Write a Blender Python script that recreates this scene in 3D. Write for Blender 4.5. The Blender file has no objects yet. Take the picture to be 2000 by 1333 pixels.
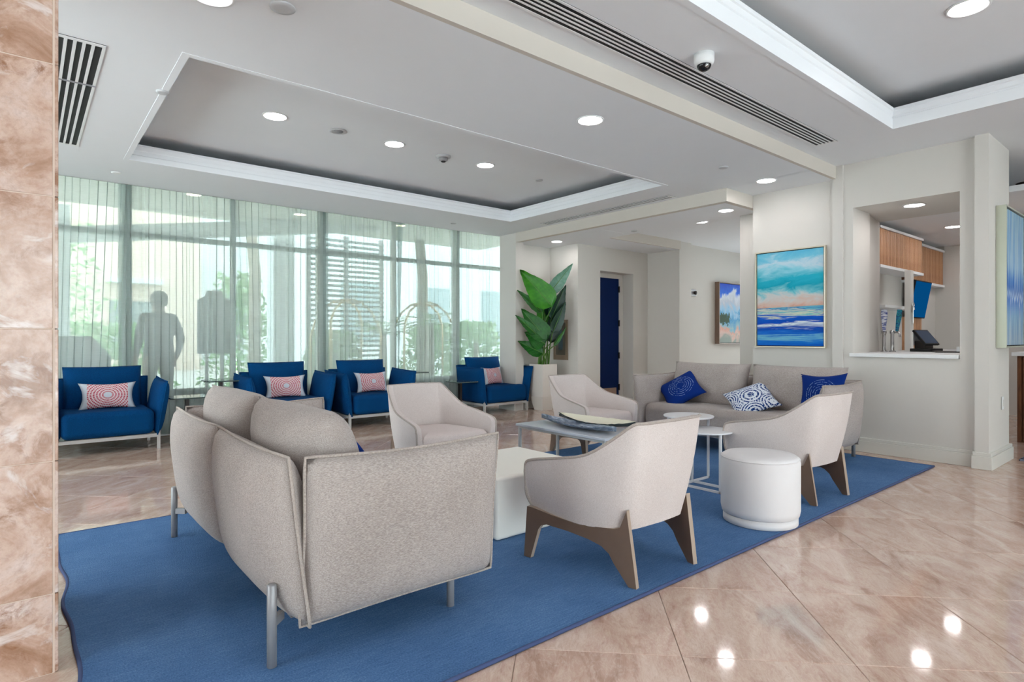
import bpy, bmesh, math, random
from mathutils import Vector, Matrix, Euler
R = math.radians
random.seed(7)
scene = bpy.context.scene
COL = scene.collection

# ------------------------------------------------------------------ camera, world, exposure
cam_d = bpy.data.cameras.new('camera'); cam = bpy.data.objects.new('camera', cam_d); COL.objects.link(cam)
cam_d.sensor_width = 36.0; cam_d.lens = 36.0 * 1150.0 / 2000.0
cam_d.shift_y = -6.5 / 2000.0; cam_d.clip_start = 0.05; cam_d.clip_end = 200
cam.location = (0, 0, 1.15); cam.rotation_euler = (R(90), 0, R(50.4 - 90))
scene.camera = cam
w = bpy.data.worlds.new('sky'); scene.world = w; w.use_nodes = True
bg = w.node_tree.nodes['Background']; bg.inputs[0].default_value = (0.905, 0.955, 1.02, 1); bg.inputs[1].default_value = 4.6
scene.view_settings.view_transform = 'Standard'; scene.view_settings.look = 'None'
scene.view_settings.gamma = 1.0; scene.view_settings.exposure = 0.78
scene.view_settings.use_curve_mapping = False
scene.cycles.max_bounces = 6; scene.cycles.diffuse_bounces = 3; scene.cycles.glossy_bounces = 2
scene.cycles.use_adaptive_sampling = True; scene.cycles.adaptive_threshold = .12; scene.cycles.adaptive_min_samples = 20
scene.cycles.transmission_bounces = 2; scene.cycles.transparent_max_bounces = 14
scene.cycles.caustics_reflective = False; scene.cycles.caustics_refractive = False
scene.cycles.sample_clamp_indirect = 4.0
LAMP = 28.0          # radiance of the recessed downlights

# ------------------------------------------------------------------ small helpers
def lin(c):
    return c / 12.92 if c <= 0.04045 else ((c + 0.055) / 1.055) ** 2.4
def rgb(r, g, b):
    return (lin(r / 255), lin(g / 255), lin(b / 255), 1)
CAMERA_POS = Vector((0, 0, 1.15))

class MB:
    """collects shapes into one mesh"""
    def __init__(s): s.v = []; s.f = []; s.mi = []; s.cur = 0
    def add(s, vs, fs, M=None):
        o = len(s.v)
        s.v += [tuple(M @ Vector(p)) if M else tuple(p) for p in vs]
        s.f += [tuple(i + o for i in f) for f in fs]; s.mi += [s.cur] * len(fs); return s
    def box(s, x0, x1, y0, y1, z0, z1, M=None):
        return s.add([(x0,y0,z0),(x1,y0,z0),(x1,y1,z0),(x0,y1,z0),(x0,y0,z1),(x1,y0,z1),(x1,y1,z1),(x0,y1,z1)],
                     [(0,3,2,1),(4,5,6,7),(0,1,5,4),(1,2,6,5),(2,3,7,6),(3,0,4,7)], M)
    def prism(s, pts, z0, z1, M=None):
        n = len(pts)
        return s.add([(x,y,z0) for x,y in pts] + [(x,y,z1) for x,y in pts],
                     [tuple(range(n-1,-1,-1)), tuple(range(n,2*n))] + [(i,(i+1)%n,(i+1)%n+n,i+n) for i in range(n)], M)
    def lathe(s, prof, n=24, M=None, cap=True):
        vs = []; fs = []
        for r, z in prof:
            vs += [(r*math.cos(2*math.pi*i/n), r*math.sin(2*math.pi*i/n), z) for i in range(n)]
        for k in range(len(prof)-1):
            fs += [(k*n+i, k*n+(i+1)%n, (k+1)*n+(i+1)%n, (k+1)*n+i) for i in range(n)]
        if cap:
            fs.append(tuple(range(n-1,-1,-1))); fs.append(tuple((len(prof)-1)*n+i for i in range(n)))
        return s.add(vs, fs, M)
    def tube(s, pts, r, n=10, M=None, closed=False):
        pts = [Vector(p) for p in pts]; m = len(pts); vs = []; fs = []
        rr = r if isinstance(r, (list, tuple)) else [r]*m
        ref = None
        for i, p in enumerate(pts):
            a = pts[i-1] if (i > 0 or closed) else p; b = pts[(i+1) % m] if (i < m-1 or closed) else p
            d = (b - a).normalized()
            if ref is None:
                ref = Vector((0,0,1)) if abs(d.z) < .9 else Vector((1,0,0))
            u = d.cross(ref)
            if u.length < 1e-4: u = d.cross(Vector((0.3,1,0.2)))
            u.normalize(); v = u.cross(d).normalized(); ref = v
            vs += [tuple(p + rr[i]*(math.cos(2*math.pi*k/n)*u + math.sin(2*math.pi*k/n)*v)) for k in range(n)]
        for i in range(m if closed else m-1):
            j = (i+1) % m
            fs += [(i*n+k, i*n+(k+1)%n, j*n+(k+1)%n, j*n+k) for k in range(n)]
        if not closed:
            fs.append(tuple(range(n-1,-1,-1))); fs.append(tuple((m-1)*n+k for k in range(n)))
        return s.add(vs, fs, M)
    def bar(s, a, b, w, h=None, M=None):
        """rectangular bar from a to b"""
        a = Vector(a); b = Vector(b); h = h or w; d = b - a; L = d.length
        q = d.to_track_quat('Z', 'Y').to_matrix().to_4x4()
        T = Matrix.Translation(a) @ q
        return s.box(-w/2, w/2, -h/2, h/2, 0, L, (M @ T) if M else T)
    def grid(s, pts, closed_u=False, M=None):
        """pts[i][j] rows"""
        n = len(pts); m = len(pts[0]); vs = [p for r in pts for p in r]; fs = []
        for i in range(n-1):
            for j in range(m if closed_u else m-1):
                fs.append((i*m+j, i*m+(j+1)%m, (i+1)*m+(j+1)%m, (i+1)*m+j))
        return s.add(vs, fs, M)
    def build(s, name, mat, parent=None, smooth=False, bevel=0, seg=2, sub=0, loc=None, rot=None):
        me = bpy.data.meshes.new(name); me.from_pydata(s.v, [], s.f); me.update()
        mats = mat if isinstance(mat, (list, tuple)) else [mat]
        for q in mats: me.materials.append(q)
        if len(mats) > 1: me.polygons.foreach_set('material_index', s.mi)
        if smooth: me.polygons.foreach_set('use_smooth', [True]*len(me.polygons))
        o = bpy.data.objects.new(name, me); COL.objects.link(o)
        if parent: o.parent = parent
        if loc: o.location = loc
        if rot: o.rotation_euler = rot
        if bevel:
            b = o.modifiers.new('bevel', 'BEVEL'); b.width = bevel; b.segments = seg; b.limit_method = 'ANGLE'; b.angle_limit = R(35)
            if seg > 1: me.polygons.foreach_set('use_smooth', [True]*len(me.polygons)); b.harden_normals = True
        if sub:
            m = o.modifiers.new('sub', 'SUBSURF'); m.levels = sub; m.render_levels = sub
        return o

def thing(name, label, cat, loc=(0,0,0), rz=0, group=None):
    o = bpy.data.objects.new(name, None); COL.objects.link(o); o.empty_display_size = .1
    o.location = loc; o.rotation_euler = (0,0,rz)
    return tag(o, label, cat, group)
def tag(o, label, cat, group=None):
    o['label'] = label; o['category'] = cat
    if group: o['group'] = group
    return o
def struct(o, label=None):
    o['kind'] = 'structure'
    if label: o['label'] = label
    return o
def dup(root, loc, rz, label, group=None):
    def cp(o, par):
        c = o.copy(); COL.objects.link(c); c.parent = par
        for ch in KIDS.get(o.name, []): cp(ch, c)
        return c
    KIDS = {}
    for o in bpy.data.objects:
        if o.parent: KIDS.setdefault(o.parent.name, []).append(o)
    r = cp(root, None); r.location = loc; r.rotation_euler = (0,0,rz); r['label'] = label
    if group: r['group'] = group
    return r
def T(x, y, z): return Matrix.Translation((x, y, z))
def Rx(a): return Matrix.Rotation(R(a), 4, 'X')
def Ry(a): return Matrix.Rotation(R(a), 4, 'Y')
def Rz(a): return Matrix.Rotation(R(a), 4, 'Z')

# ------------------------------------------------------------------ materials
class NT:
    def __init__(s, name, rough=.5, spec=.5, metal=0):
        s.m = bpy.data.materials.new(name); s.m.use_nodes = True; s.t = s.m.node_tree
        s.p = s.t.nodes['Principled BSDF']; s.out = s.t.nodes['Material Output']
        s.p.inputs['Roughness'].default_value = rough; s.p.inputs['Specular IOR Level'].default_value = spec
        s.p.inputs['Metallic'].default_value = metal
    def n(s, typ, **kw):
        x = s.t.nodes.new(typ)
        for k, v in kw.items(): setattr(x, k, v)
        return x
    def put(s, sock, v):
        if isinstance(v, bpy.types.NodeSocket): s.t.links.new(v, sock)
        elif v is not None:
            if isinstance(v, (int, float)) and hasattr(sock.default_value, '__len__'): v = (v,)*len(sock.default_value)
            sock.default_value = v
    def m2(s, op, a, b=None, c=None, clamp=False):
        x = s.n('ShaderNodeMath', operation=op, use_clamp=clamp); s.put(x.inputs[0], a); s.put(x.inputs[1], b); s.put(x.inputs[2], c)
        return x.outputs[0]
    def mix(s, f, a, b):
        x = s.n('ShaderNodeMix', data_type='RGBA'); s.put(x.inputs[0], f); s.put(x.inputs[6], a); s.put(x.inputs[7], b); return x.outputs[2]
    def ramp(s, f, stops, interp='LINEAR'):
        x = s.n('ShaderNodeValToRGB'); s.put(x.inputs[0], f); e = x.color_ramp.elements; x.color_ramp.interpolation = interp
        while len(e) < len(stops): e.new(.5)
        for q, (p, c) in zip(e, stops): q.position = p; q.color = c
        return x.outputs[0]
    def co(s, kind='Object'): return s.n('ShaderNodeTexCoord').outputs[kind]
    def sep(s, v):
        x = s.n('ShaderNodeSeparateXYZ'); s.put(x.inputs[0], v); return x.outputs
    def comb(s, a, b, c):
        x = s.n('ShaderNodeCombineXYZ'); s.put(x.inputs[0], a); s.put(x.inputs[1], b); s.put(x.inputs[2], c); return x.outputs[0]
    def mapp(s, v, scale=(1,1,1), loc=(0,0,0), rot=(0,0,0)):
        x = s.n('ShaderNodeMapping'); s.put(x.inputs[0], v); x.inputs['Scale'].default_value = scale; x.inputs['Location'].default_value = loc; x.inputs['Rotation'].default_value = rot
        return x.outputs[0]
    def noise(s, v, scale, detail=4, rough=.55, dist=0):
        x = s.n('ShaderNodeTexNoise'); s.put(x.inputs['Vector'], v); x.inputs['Scale'].default_value = scale
        x.inputs['Detail'].default_value = detail; x.inputs['Roughness'].default_value = rough; x.inputs['Distortion'].default_value = dist
        return x.outputs
    def color(s, c): s.put(s.p.inputs['Base Color'], c)
    def bump(s, h, strength=.2, dist=.01):
        x = s.n('ShaderNodeBump'); x.inputs['Strength'].default_value = strength; x.inputs['Distance'].default_value = dist
        s.put(x.inputs['Height'], h); s.t.links.new(x.outputs[0], s.p.inputs['Normal'])

def plain(name, c, rough=.5, metal=0, spec=.5, var=.04, sc=6, bump=0):
    t = NT(name, rough, spec, metal)
    n = t.noise(t.co(), sc, 3)[0]
    a = tuple(max(0, q*(1-var)) for q in c[:3]) + (1,); b = tuple(min(1, q*(1+var)) for q in c[:3]) + (1,)
    t.color(t.mix(n, a, b))
    if bump: t.bump(t.noise(t.co(), 220, 2)[0], bump, .003)
    return t.m
def weave(name, c1, c2, sc=160, stretch=(1,1,6), rough=.95, bump=.35, sheen=.15):
    t = NT(name, rough, .15)
    v = t.mapp(t.co(), scale=stretch)
    n = t.noise(v, sc, 2, .6)[0]; n2 = t.noise(t.co(), 3, 2)[0]
    f = t.m2('ADD', t.m2('MULTIPLY', n, .8), t.m2('MULTIPLY', n2, .2))
    t.color(t.ramp(f, [(.36, c1), (.64, c2)])); t.bump(n, bump, .002)
    t.p.inputs['Sheen Weight'].default_value = sheen
    return t.m
def emit(name, c, s):
    m = bpy.data.materials.new(name); m.use_nodes = True; t = m.node_tree
    e = t.nodes.new('ShaderNodeEmission'); e.inputs[0].default_value = c; e.inputs[1].default_value = s
    t.links.new(e.outputs[0], t.nodes['Material Output'].inputs[0]); return m

M = {}
M['ceiling'] = plain('ceiling_paint', rgb(238,240,243), .85, var=.01)
M['wall'] = plain('wall_paint', rgb(218,213,206), .8, var=.012)
M['beige'] = plain('beam_paint', rgb(214,206,196), .8, var=.012)
M['white'] = plain('white_trim', rgb(236,236,236), .5, var=.01)
M['base'] = plain('baseboard_paint', rgb(222,219,211), .45, var=.01)
M['black'] = plain('black_slot', rgb(20,20,21), .7)
M['dark'] = plain('dark_bronze', rgb(52,47,45), .35, .4)
M['steel'] = plain('brushed_steel', rgb(200,200,200), .22, 1)
M['greymetal'] = plain('grey_powder_coat', rgb(150,148,150), .4, .2)
M['palemetal'] = plain('pale_powder_coat', rgb(196,194,192), .4, .2)
M['whitemetal'] = plain('white_powder_coat', rgb(226,224,226), .38)
M['sofa'] = weave('greige_weave', rgb(148,136,131), rgb(190,179,173), 300, (.32,1.4,1.4))
M['sofa_pipe'] = weave('greige_piping', rgb(158,145,137), rgb(190,178,170), 130)
M['chair'] = weave('cream_weave', rgb(202,188,183), rgb(222,211,207), 220, (1,1,2), bump=.2)
M['chair_seat'] = weave('cream_seat_weave', rgb(206,190,185), rgb(222,209,205), 220, (1,1,1), bump=.15)
M['navy'] = weave('navy_wool', rgb(0,50,98), rgb(0,72,126), 200, (1,1,1), bump=.2, sheen=0)
M['taupe'] = plain('taupe_wood', rgb(108,86,72), .5, sc=14, var=.1)
M['taupe_edge'] = plain('pale_plywood_edge', rgb(170,150,134), .5)
M['pouf'] = plain('white_velvet', rgb(226,221,221), .95, spec=.1, var=.03, sc=9, bump=.1)
M['ottoman'] = plain('white_leatherette', rgb(250,245,236), .5, var=.015)
M['tabletop'] = plain('pale_laminate', rgb(202,206,214), .3, var=.02)
M['glass_dark'] = plain('dark_glass', rgb(78,92,90), .06, 0)
def mat_leaf(name, a, b):
    t = NT(name, .38, .5)
    v = t.sep(t.co()); ribs = t.m2('SINE', t.m2('MULTIPLY', t.m2('ADD', v[1], t.m2('MULTIPLY', t.m2('ABSOLUTE', v[0]), -.6)), 260))
    f = t.m2('ADD', t.m2('MULTIPLY', ribs, .12), t.m2('MULTIPLY', t.noise(t.co(), 7, 2)[0], .9))
    t.color(t.ramp(f, [(.25, a), (.75, b)])); t.bump(ribs, .12, .004); return t.m
M['leaf'] = mat_leaf('leaf_green', rgb(8,70,14), rgb(34,116,26))
M['leaf_bright'] = mat_leaf('leaf_bright_green', rgb(30,112,12), rgb(76,158,30))
M['leaf_dark'] = mat_leaf('leaf_dark_green', rgb(8,42,30), rgb(26,72,52))
M['leaf_pale'] = mat_leaf('leaf_pale_green', rgb(84,140,112), rgb(150,186,170))
M['stem'] = plain('leaf_stalk', rgb(84,128,48), .5, var=.2)
M['soil'] = plain('soil', rgb(60,48,38), .9)
M['planter'] = plain('planter_white', rgb(226,217,208), .5, var=.015)

def mat_marble(name, tiles):
    t = NT(name, .07 if tiles else .16, .9 if tiles else .5)
    oi = t.n('ShaderNodeObjectInfo')
    off = t.n('ShaderNodeVectorMath', operation='SCALE'); t.put(off.inputs[0], (37.0, 23.0, 11.0)); t.put(off.inputs['Scale'], oi.outputs['Random'])
    add = t.n('ShaderNodeVectorMath', operation='ADD'); t.put(add.inputs[0], t.co('Object')); t.put(add.inputs[1], off.outputs[0])
    v = add.outputs[0]
    if tiles:
        vv = t.mapp(v, scale=(1.0, 2.4, 1), rot=(0,0,.5))
        c = t.noise(vv, 2.4, 7, .62, 1.4)[0]; c2 = t.noise(vv, 6, 6, .65, 2.0)[0]; c3 = t.noise(vv, 1.2, 3, .5, .6)[0]
        base = t.ramp(c, [(.27, rgb(166,128,112)), (.42, rgb(200,166,150)), (.56, rgb(214,186,170)), (.73, rgb(232,212,200))])
        vein = t.ramp(c2, [(.46, (0,0,0,1)), (.5, (1,1,1,1)), (.54, (0,0,0,1))])
        base = t.mix(t.m2('MULTIPLY', vein, .28), base, rgb(232,212,196))
        dark = t.ramp(c2, [(.62, (0,0,0,1)), (.74, (1,1,1,1))])
        base = t.mix(t.m2('MULTIPLY', dark, .4), base, rgb(150,110,84))
        base = t.mix(t.m2('MULTIPLY', t.m2('SUBTRACT', oi.outputs['Random'], .5), .35, clamp=True), base, rgb(190,150,126))
        base = t.mix(t.m2('MULTIPLY', c3, .2), base, rgb(214,190,174))
        fine = t.noise(t.mapp(v, scale=(1.0, 3.2, 1), rot=(0,0,.5)), 15, 9, .7, 2.2)[0]
        base = t.mix(t.m2('MULTIPLY', t.ramp(fine, [(.5, (0,0,0,1)), (.72, (1,1,1,1))]), .38), base, rgb(168,126,104))
        base = t.mix(t.m2('MULTIPLY', t.ramp(fine, [(.28, (1,1,1,1)), (.44, (0,0,0,1))]), .35), base, rgb(236,220,208))
    else:
        c = t.noise(v, 4.2, 9, .68, .7)[0]; c2 = t.noise(v, 15, 9, .74, 1.0)[0]; c3 = t.noise(v, 4.6, 6, .62, .6)[0]; g = t.noise(v, 60, 4, .7)[0]
        base = t.ramp(c, [(.33, rgb(164,124,100)), (.44, rgb(190,154,134)), (.54, rgb(208,178,162)), (.66, rgb(222,202,194))])
        dk = t.m2('MULTIPLY', t.ramp(c2, [(.45, (0,0,0,1)), (.62, (1,1,1,1))]), t.ramp(c3, [(.47, (0,0,0,1)), (.60, (1,1,1,1))]))
        base = t.mix(t.m2('MULTIPLY', dk, .8), base, rgb(136,86,52))
        base = t.mix(t.m2('MULTIPLY', t.ramp(g, [(.45, (0,0,0,1)), (.75, (1,1,1,1))]), .35), base, rgb(150,110,84))
        wh = t.ramp(t.noise(v, 5.5, 6, .6, 1.3)[0], [(.58, (0,0,0,1)), (.67, (1,1,1,1))])
        base = t.mix(t.m2('MULTIPLY', wh, .75), base, rgb(228,216,212))
    t.color(base); return t.m
M['floor_tile'] = mat_marble('floor_marble', True)
M['pillar_tile'] = mat_marble('pillar_travertine', False)
M['grout'] = plain('grout', rgb(150,128,112), .8); M['pillar_grout'] = plain('pillar_grout', rgb(214,192,176), .7)

def mat_rug():
    t = NT('blue_pile', .95, .1)
    f = t.noise(t.co(), 150, 3, .7)[0]; g = t.noise(t.co(), 2.2, 3)[0]; st = t.noise(t.mapp(t.co(), scale=(1,9,1)), 14, 2)[0]
    k = t.m2('ADD', t.m2('MULTIPLY', f, .55), t.m2('ADD', t.m2('MULTIPLY', g, .25), t.m2('MULTIPLY', st, .2)))
    t.color(t.ramp(k, [(.34, rgb(62,94,136)), (.52, rgb(86,122,168)), (.68, rgb(116,150,190))])); t.bump(f, .6, .006)
    return t.m
M['rug'] = mat_rug()
M['rug_edge'] = plain('rug_binding', rgb(66,80,120), .9)

def mat_curtain():
    m = bpy.data.materials.new('sheer_curtain'); m.use_nodes = True; t = NT.__new__(NT); t.m = m; t.t = m.node_tree
    t.p = None; nt = t.t; nt.nodes.remove(nt.nodes['Principled BSDF']); out = nt.nodes['Material Output']
    tr = t.n('ShaderNodeBsdfTransparent'); tr.inputs[0].default_value = (.64, .71, .695, 1)
    tl = t.n('ShaderNodeBsdfTranslucent'); tl.inputs[0].default_value = (.86, .93, .905, 1)
    df = t.n('ShaderNodeBsdfDiffuse'); df.inputs[0].default_value = (.78, .83, .815, 1)
    a = t.n('ShaderNodeMixShader'); a.inputs[0].default_value = .30; nt.links.new(tl.outputs[0], a.inputs[1]); nt.links.new(df.outputs[0], a.inputs[2])
    b = t.n('ShaderNodeMixShader'); nt.links.new(tr.outputs[0], b.inputs[1]); nt.links.new(a.outputs[0], b.inputs[2])
    n = t.noise(t.mapp(t.co(), scale=(.4, .4, 6)), 30, 2)[0]
    nt.links.new(t.m2('ADD', .60, t.m2('MULTIPLY', n, .12)), b.inputs[0])
    nt.links.new(b.outputs[0], out.inputs[0]); return m
M['curtain'] = mat_curtain()
def mat_glass(name, tint, refl=.08):
    m = bpy.data.materials.new(name); m.use_nodes = True; nt = m.node_tree; nt.nodes.remove(nt.nodes['Principled BSDF']); out = nt.nodes['Material Output']
    tr = nt.nodes.new('ShaderNodeBsdfTransparent'); tr.inputs[0].default_value = tint
    gl = nt.nodes.new('ShaderNodeBsdfGlossy'); gl.inputs['Roughness'].default_value = .02
    fr = nt.nodes.new('ShaderNodeFresnel'); fr.inputs[0].default_value = 1.45
    x = nt.nodes.new('ShaderNodeMixShader'); nt.links.new(fr.outputs[0], x.inputs[0]); nt.links.new(tr.outputs[0], x.inputs[1]); nt.links.new(gl.outputs[0], x.inputs[2])
    nt.links.new(x.outputs[0], out.inputs[0]); return m
M['pane'] = mat_glass('window_glass', (.93, .97, .955, 1))
M['lens'] = emit('downlight_lens', (1.0, .965, .975, 1), LAMP)

def mat_wood(name, a, b, sc=9, rot=0):
    t = NT(name, .45, .4)
    v = t.mapp(t.co(), scale=(1, 1, .12)); n = t.noise(v, sc*4, 4, .6, .4)[0]
    t.color(t.ramp(n, [(.3, a), (.7, b)])); return t.m
M['oak'] = mat_wood('oak_slat', rgb(176,122,84), rgb(214,164,122))
M['oak_gap'] = plain('slat_backing', rgb(120,80,54), .7)
M['walnut'] = mat_wood('walnut_slat', rgb(88,54,36), rgb(136,88,58))

# ---- pattern fabrics (local x across, local y up on every cushion)
def mat_pink():
    t = NT('pink_ring_print', .9, .15); c = t.sep(t.co()); x, y = c[0], c[1]
    r = t.m2('SQRT', t.m2('ADD', t.m2('POWER', t.m2('ABSOLUTE', t.m2('MULTIPLY', x, .85)), 2), t.m2('POWER', t.m2('ABSOLUTE', t.m2('MULTIPLY', y, 1.05)), 2)))
    k = t.m2('MULTIPLY', r, 46); ring = t.m2('FRACT', k); idx = t.m2('FLOOR', k)
    ang = t.m2('ARCTAN2', y, x); d = t.m2('FRACT', t.m2('MULTIPLY', ang, t.m2('ADD', 3, t.m2('MULTIPLY', idx, 1.05))))
    dash = t.m2('MULTIPLY', t.m2('GREATER_THAN', ring, .38), t.m2('GREATER_THAN', d, .28))
    base = t.mix(dash, rgb(238,222,224), t.mix(t.noise(t.co(), 12, 1)[0], rgb(178,52,92), rgb(218,112,118)))
    inside = t.m2('MULTIPLY', t.m2('LESS_THAN', t.m2('ABSOLUTE', x), .175), t.m2('GREATER_THAN', r, .031))
    t.color(t.mix(inside, rgb(214,218,226), base)); return t.m
M['pink'] = mat_pink()
def mat_rings(name, base, ink, many):
    t = NT(name, .9, .15)
    if many:
        v = t.n('ShaderNodeTexVoronoi', feature='F1'); t.put(v.inputs['Vector'], t.mapp(t.co(), scale=(1,1,0), loc=(.05,.02,0))); v.inputs['Scale'].default_value = 4.6; v.inputs['Randomness'].default_value = .45
        r = v.outputs['Distance']; k = t.m2('FRACT', t.m2('MULTIPLY', r, 9.5))
        ring = t.m2('GREATER_THAN', k, .52); dot = t.m2('LESS_THAN', r, .13)
        nz = t.m2('GREATER_THAN', t.noise(t.co(), 70, 1)[0], .43)
        f = t.m2('MAXIMUM', dot, t.m2('MULTIPLY', ring, nz))
    else:
        c = t.sep(t.mapp(t.co(), loc=(-.02, .01, 0)))
        r = t.m2('SQRT', t.m2('ADD', t.m2('MULTIPLY', c[0], c[0]), t.m2('MULTIPLY', c[1], c[1])))
        k = t.m2('FRACT', t.m2('MULTIPLY', r, 44)); ring = t.m2('LESS_THAN', k, .2)
        nz = t.m2('GREATER_THAN', t.noise(t.co(), 60, 1)[0], .46)
        f = t.m2('MULTIPLY', t.m2('MULTIPLY', ring, nz), t.m2('MULTIPLY', t.m2('GREATER_THAN', r, .045), t.m2('LESS_THAN', r, .15)))
        f = t.m2('MULTIPLY', f, .75)
    t.color(t.mix(f, base, ink)); return t.m
M['bluering'] = mat_rings('navy_ring_print', rgb(8,44,120), rgb(150,176,214), False)
M['whitering'] = mat_rings('white_blue_circle_print', rgb(222,228,238), rgb(28,62,128), True)

# ---- paintings (local x across, local z up, origin at the canvas centre)
def mat_sea(name, W, Hh):
    t = NT(name, .6, .15); c = t.sep(t.co())
    u = t.m2('ADD', t.m2('DIVIDE', c[0], W), .5); v = t.m2('ADD', t.m2('DIVIDE', c[2], Hh), .5)
    cl = t.noise(t.mapp(t.co(), scale=(1.3, 1, 3.0)), 2.6, 6, .6, .8)[0]
    st = t.noise(t.mapp(t.co(), scale=(.55, 1, 9)), 4.2, 5, .65, .5)[0]
    sky = t.m2('ADD', v, t.m2('MULTIPLY', t.m2('SUBTRACT', cl, .5), .34))
    skyc = t.ramp(sky, [(.38, rgb(206,142,120)), (.45, rgb(216,186,172)), (.52, rgb(206,206,204)), (.57, rgb(120,196,206)), (.62, rgb(16,160,184)), (.72, rgb(40,176,198)), (.80, rgb(140,206,222)), (.87, rgb(196,216,228)), (.93, rgb(120,196,220)), (1, rgb(96,184,216))])
    sea = t.m2('ADD', v, t.m2('MULTIPLY', t.m2('SUBTRACT', st, .5), .20))
    seac = t.ramp(sea, [(0, rgb(0,84,190)), (.06, rgb(16,118,208)), (.10, rgb(120,190,214)), (.13, rgb(20,108,206)), (.19, rgb(0,70,176)), (.235, rgb(226,236,240)), (.25, rgb(0,72,180)), (.31, rgb(0,94,200)), (.335, rgb(220,222,190)), (.35, rgb(60,180,196)), (.375, rgb(216,214,190)), (.39, rgb(30,120,190)), (.41, rgb(120,196,206)), (.43, rgb(20,84,168))])
    f = t.m2('GREATER_THAN', v, t.m2('ADD', .405, t.m2('MULTIPLY', u, .012)))
    t.color(t.mix(f, seac, skyc)); return t.m
def mat_beach(name, W, Hh):
    t = NT(name, .6, .15); c = t.sep(t.co())
    u = t.m2('ADD', t.m2('DIVIDE', c[0], W), .5); v = t.m2('ADD', t.m2('DIVIDE', c[2], Hh), .5)
    n = t.noise(t.co(), 3.0, 6, .6, .8)[0]; k = t.m2('ADD', v, t.m2('MULTIPLY', t.m2('SUBTRACT', n, .5), .8))
    col = t.ramp(k, [(0, rgb(150,160,150)), (.14, rgb(222,190,178)), (.2, rgb(220,160,140)), (.27, rgb(150,190,200)), (.42, rgb(70,150,200)), (.52, rgb(150,196,226)), (.64, rgb(190,196,210)), (.76, rgb(216,222,232)), (.86, rgb(20,104,220)), (1, rgb(0,72,204))])
    g = t.m2('MULTIPLY', t.m2('LESS_THAN', u, t.m2('ADD', -.12, t.m2('MULTIPLY', t.noise(t.co(), 9, 5, .7)[0], .9))), t.m2('LESS_THAN', t.m2('ABSOLUTE', t.m2('SUBTRACT', t.m2('ADD', v, t.m2('MULTIPLY', t.m2('SUBTRACT', t.noise(t.co(), 13, 4, .7)[0], .5), .34)), .4)), .085))
    t.color(t.mix(g, col, t.mix(n, rgb(6,26,8), rgb(30,84,26)))); return t.m
def mat_drip(name, W, Hh):
    t = NT(name, .6, .15); c = t.sep(t.co()); v = t.m2('ADD', t.m2('DIVIDE', c[2], Hh), .5)
    n = t.noise(t.mapp(t.co(), scale=(9, 1, .5)), 3.0, 5, .6, .2)[0]; m = t.noise(t.mapp(t.co(), scale=(2.5,1,1)), 5, 3)[0]
    col = t.ramp(n, [(.28, rgb(12,70,176)), (.42, rgb(60,140,206)), (.52, rgb(150,190,214)), (.66, rgb(206,212,216))])
    fade = t.ramp(t.m2('ADD', v, t.m2('MULTIPLY', t.m2('SUBTRACT', n, .5), .35)), [(.02, rgb(170,172,170)), (.22, rgb(150,180,200)), (.34, rgb(10,70,190)), (.375, rgb(222,234,240)), (.40, rgb(8,50,170)), (.47, rgb(40,100,190)), (.58, rgb(170,196,216)), (1, rgb(150,176,186))])
    t.color(t.mix(.55, col, fade)); return t.m
def mat_stripe():
    t = NT('striped_carpet', .95, .1); c = t.sep(t.mapp(t.co(), rot=(0,0,.6)))
    f = t.m2('GREATER_THAN', t.m2('FRACT', t.m2('ADD', t.m2('MULTIPLY', c[0], 13), t.m2('MULTIPLY', t.noise(t.co(), 5, 2)[0], 1.2))), .5)
    t.color(t.mix(f, rgb(42,40,52), rgb(128,134,152))); return t.m

# ================================================================== THE ROOM SHELL
# world: X along the window wall, Y towards it, camera at the origin, floor z = 0
FZ = 0.0
XL, XR, YB, YW = -3.2, 12.6, -5.2, 8.0
# floor: grout bed with marble tiles laid at 45 degrees
fl = MB().box(XL, XR, YB, YW + .15, -.12, -.006).build('floor', M['grout']); struct(fl, 'polished pink beige marble floor laid on the diagonal')
TS = .597; half = TS/2 - .0010
tb = MB()
pr = [(-half, -half), (half, -half), (half, half), (-half, half)]
e = .002
tb.add([(x, y, -.01) for x, y in pr] + [(x, y, -e) for x, y in pr] + [(x*(1-e/half), y*(1-e/half), 0) for x, y in pr],
       [(0,1,5,4),(1,2,6,5),(2,3,7,6),(3,0,4,7),(4,5,9,8),(5,6,10,9),(6,7,11,10),(7,4,8,11),(8,9,10,11)])
Fw = Vector((math.cos(R(50.4)), math.sin(R(50.4)), 0)); Rt = Vector((Fw.y, -Fw.x, 0))
def proj(p):
    q = Vector(p) - CAMERA_POS; d = q.dot(Fw)
    return (1000 + 1150*q.dot(Rt)/d, 660 - 1150*q.z/d, d) if d > .05 else None
cells = []
s2 = math.sqrt(.5)
for i in range(-20, 36):
    for j in range(-30, 30):
        p = 2.172 + (i + .5)*TS; q = -.41 + (j + .5)*TS
        x = (p - q)*s2; y = (p + q)*s2
        if not (XL + .45 < x < XR - .45 and YB + .45 < y < YW - .3): continue
        near = 99; seen = False
        for dx in (-.42, 0, .42):
            for dy in (-.42, 0, .42):
                if abs(dx) + abs(dy) > .43: continue
                k = proj((x+dx, y+dy, 0))
                if k and -30 < k[0] < 2030 and k[1] < 1365: seen = True; near = min(near, k[2])
        under = .55 < x < 5.95 and 2.05 < y < 3.9
        hid = x > 6.75 and y > 1.5 and y < 5.6
        cells.append((0 if (seen and not under and not hid) else 1, near, x, y))
cells.sort()
tile0 = tb.build('tile', M['floor_tile'], fl); tile0.rotation_euler = (0,0,R(45)); tile_me = tile0.data
first = True; rest = MB()
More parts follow.
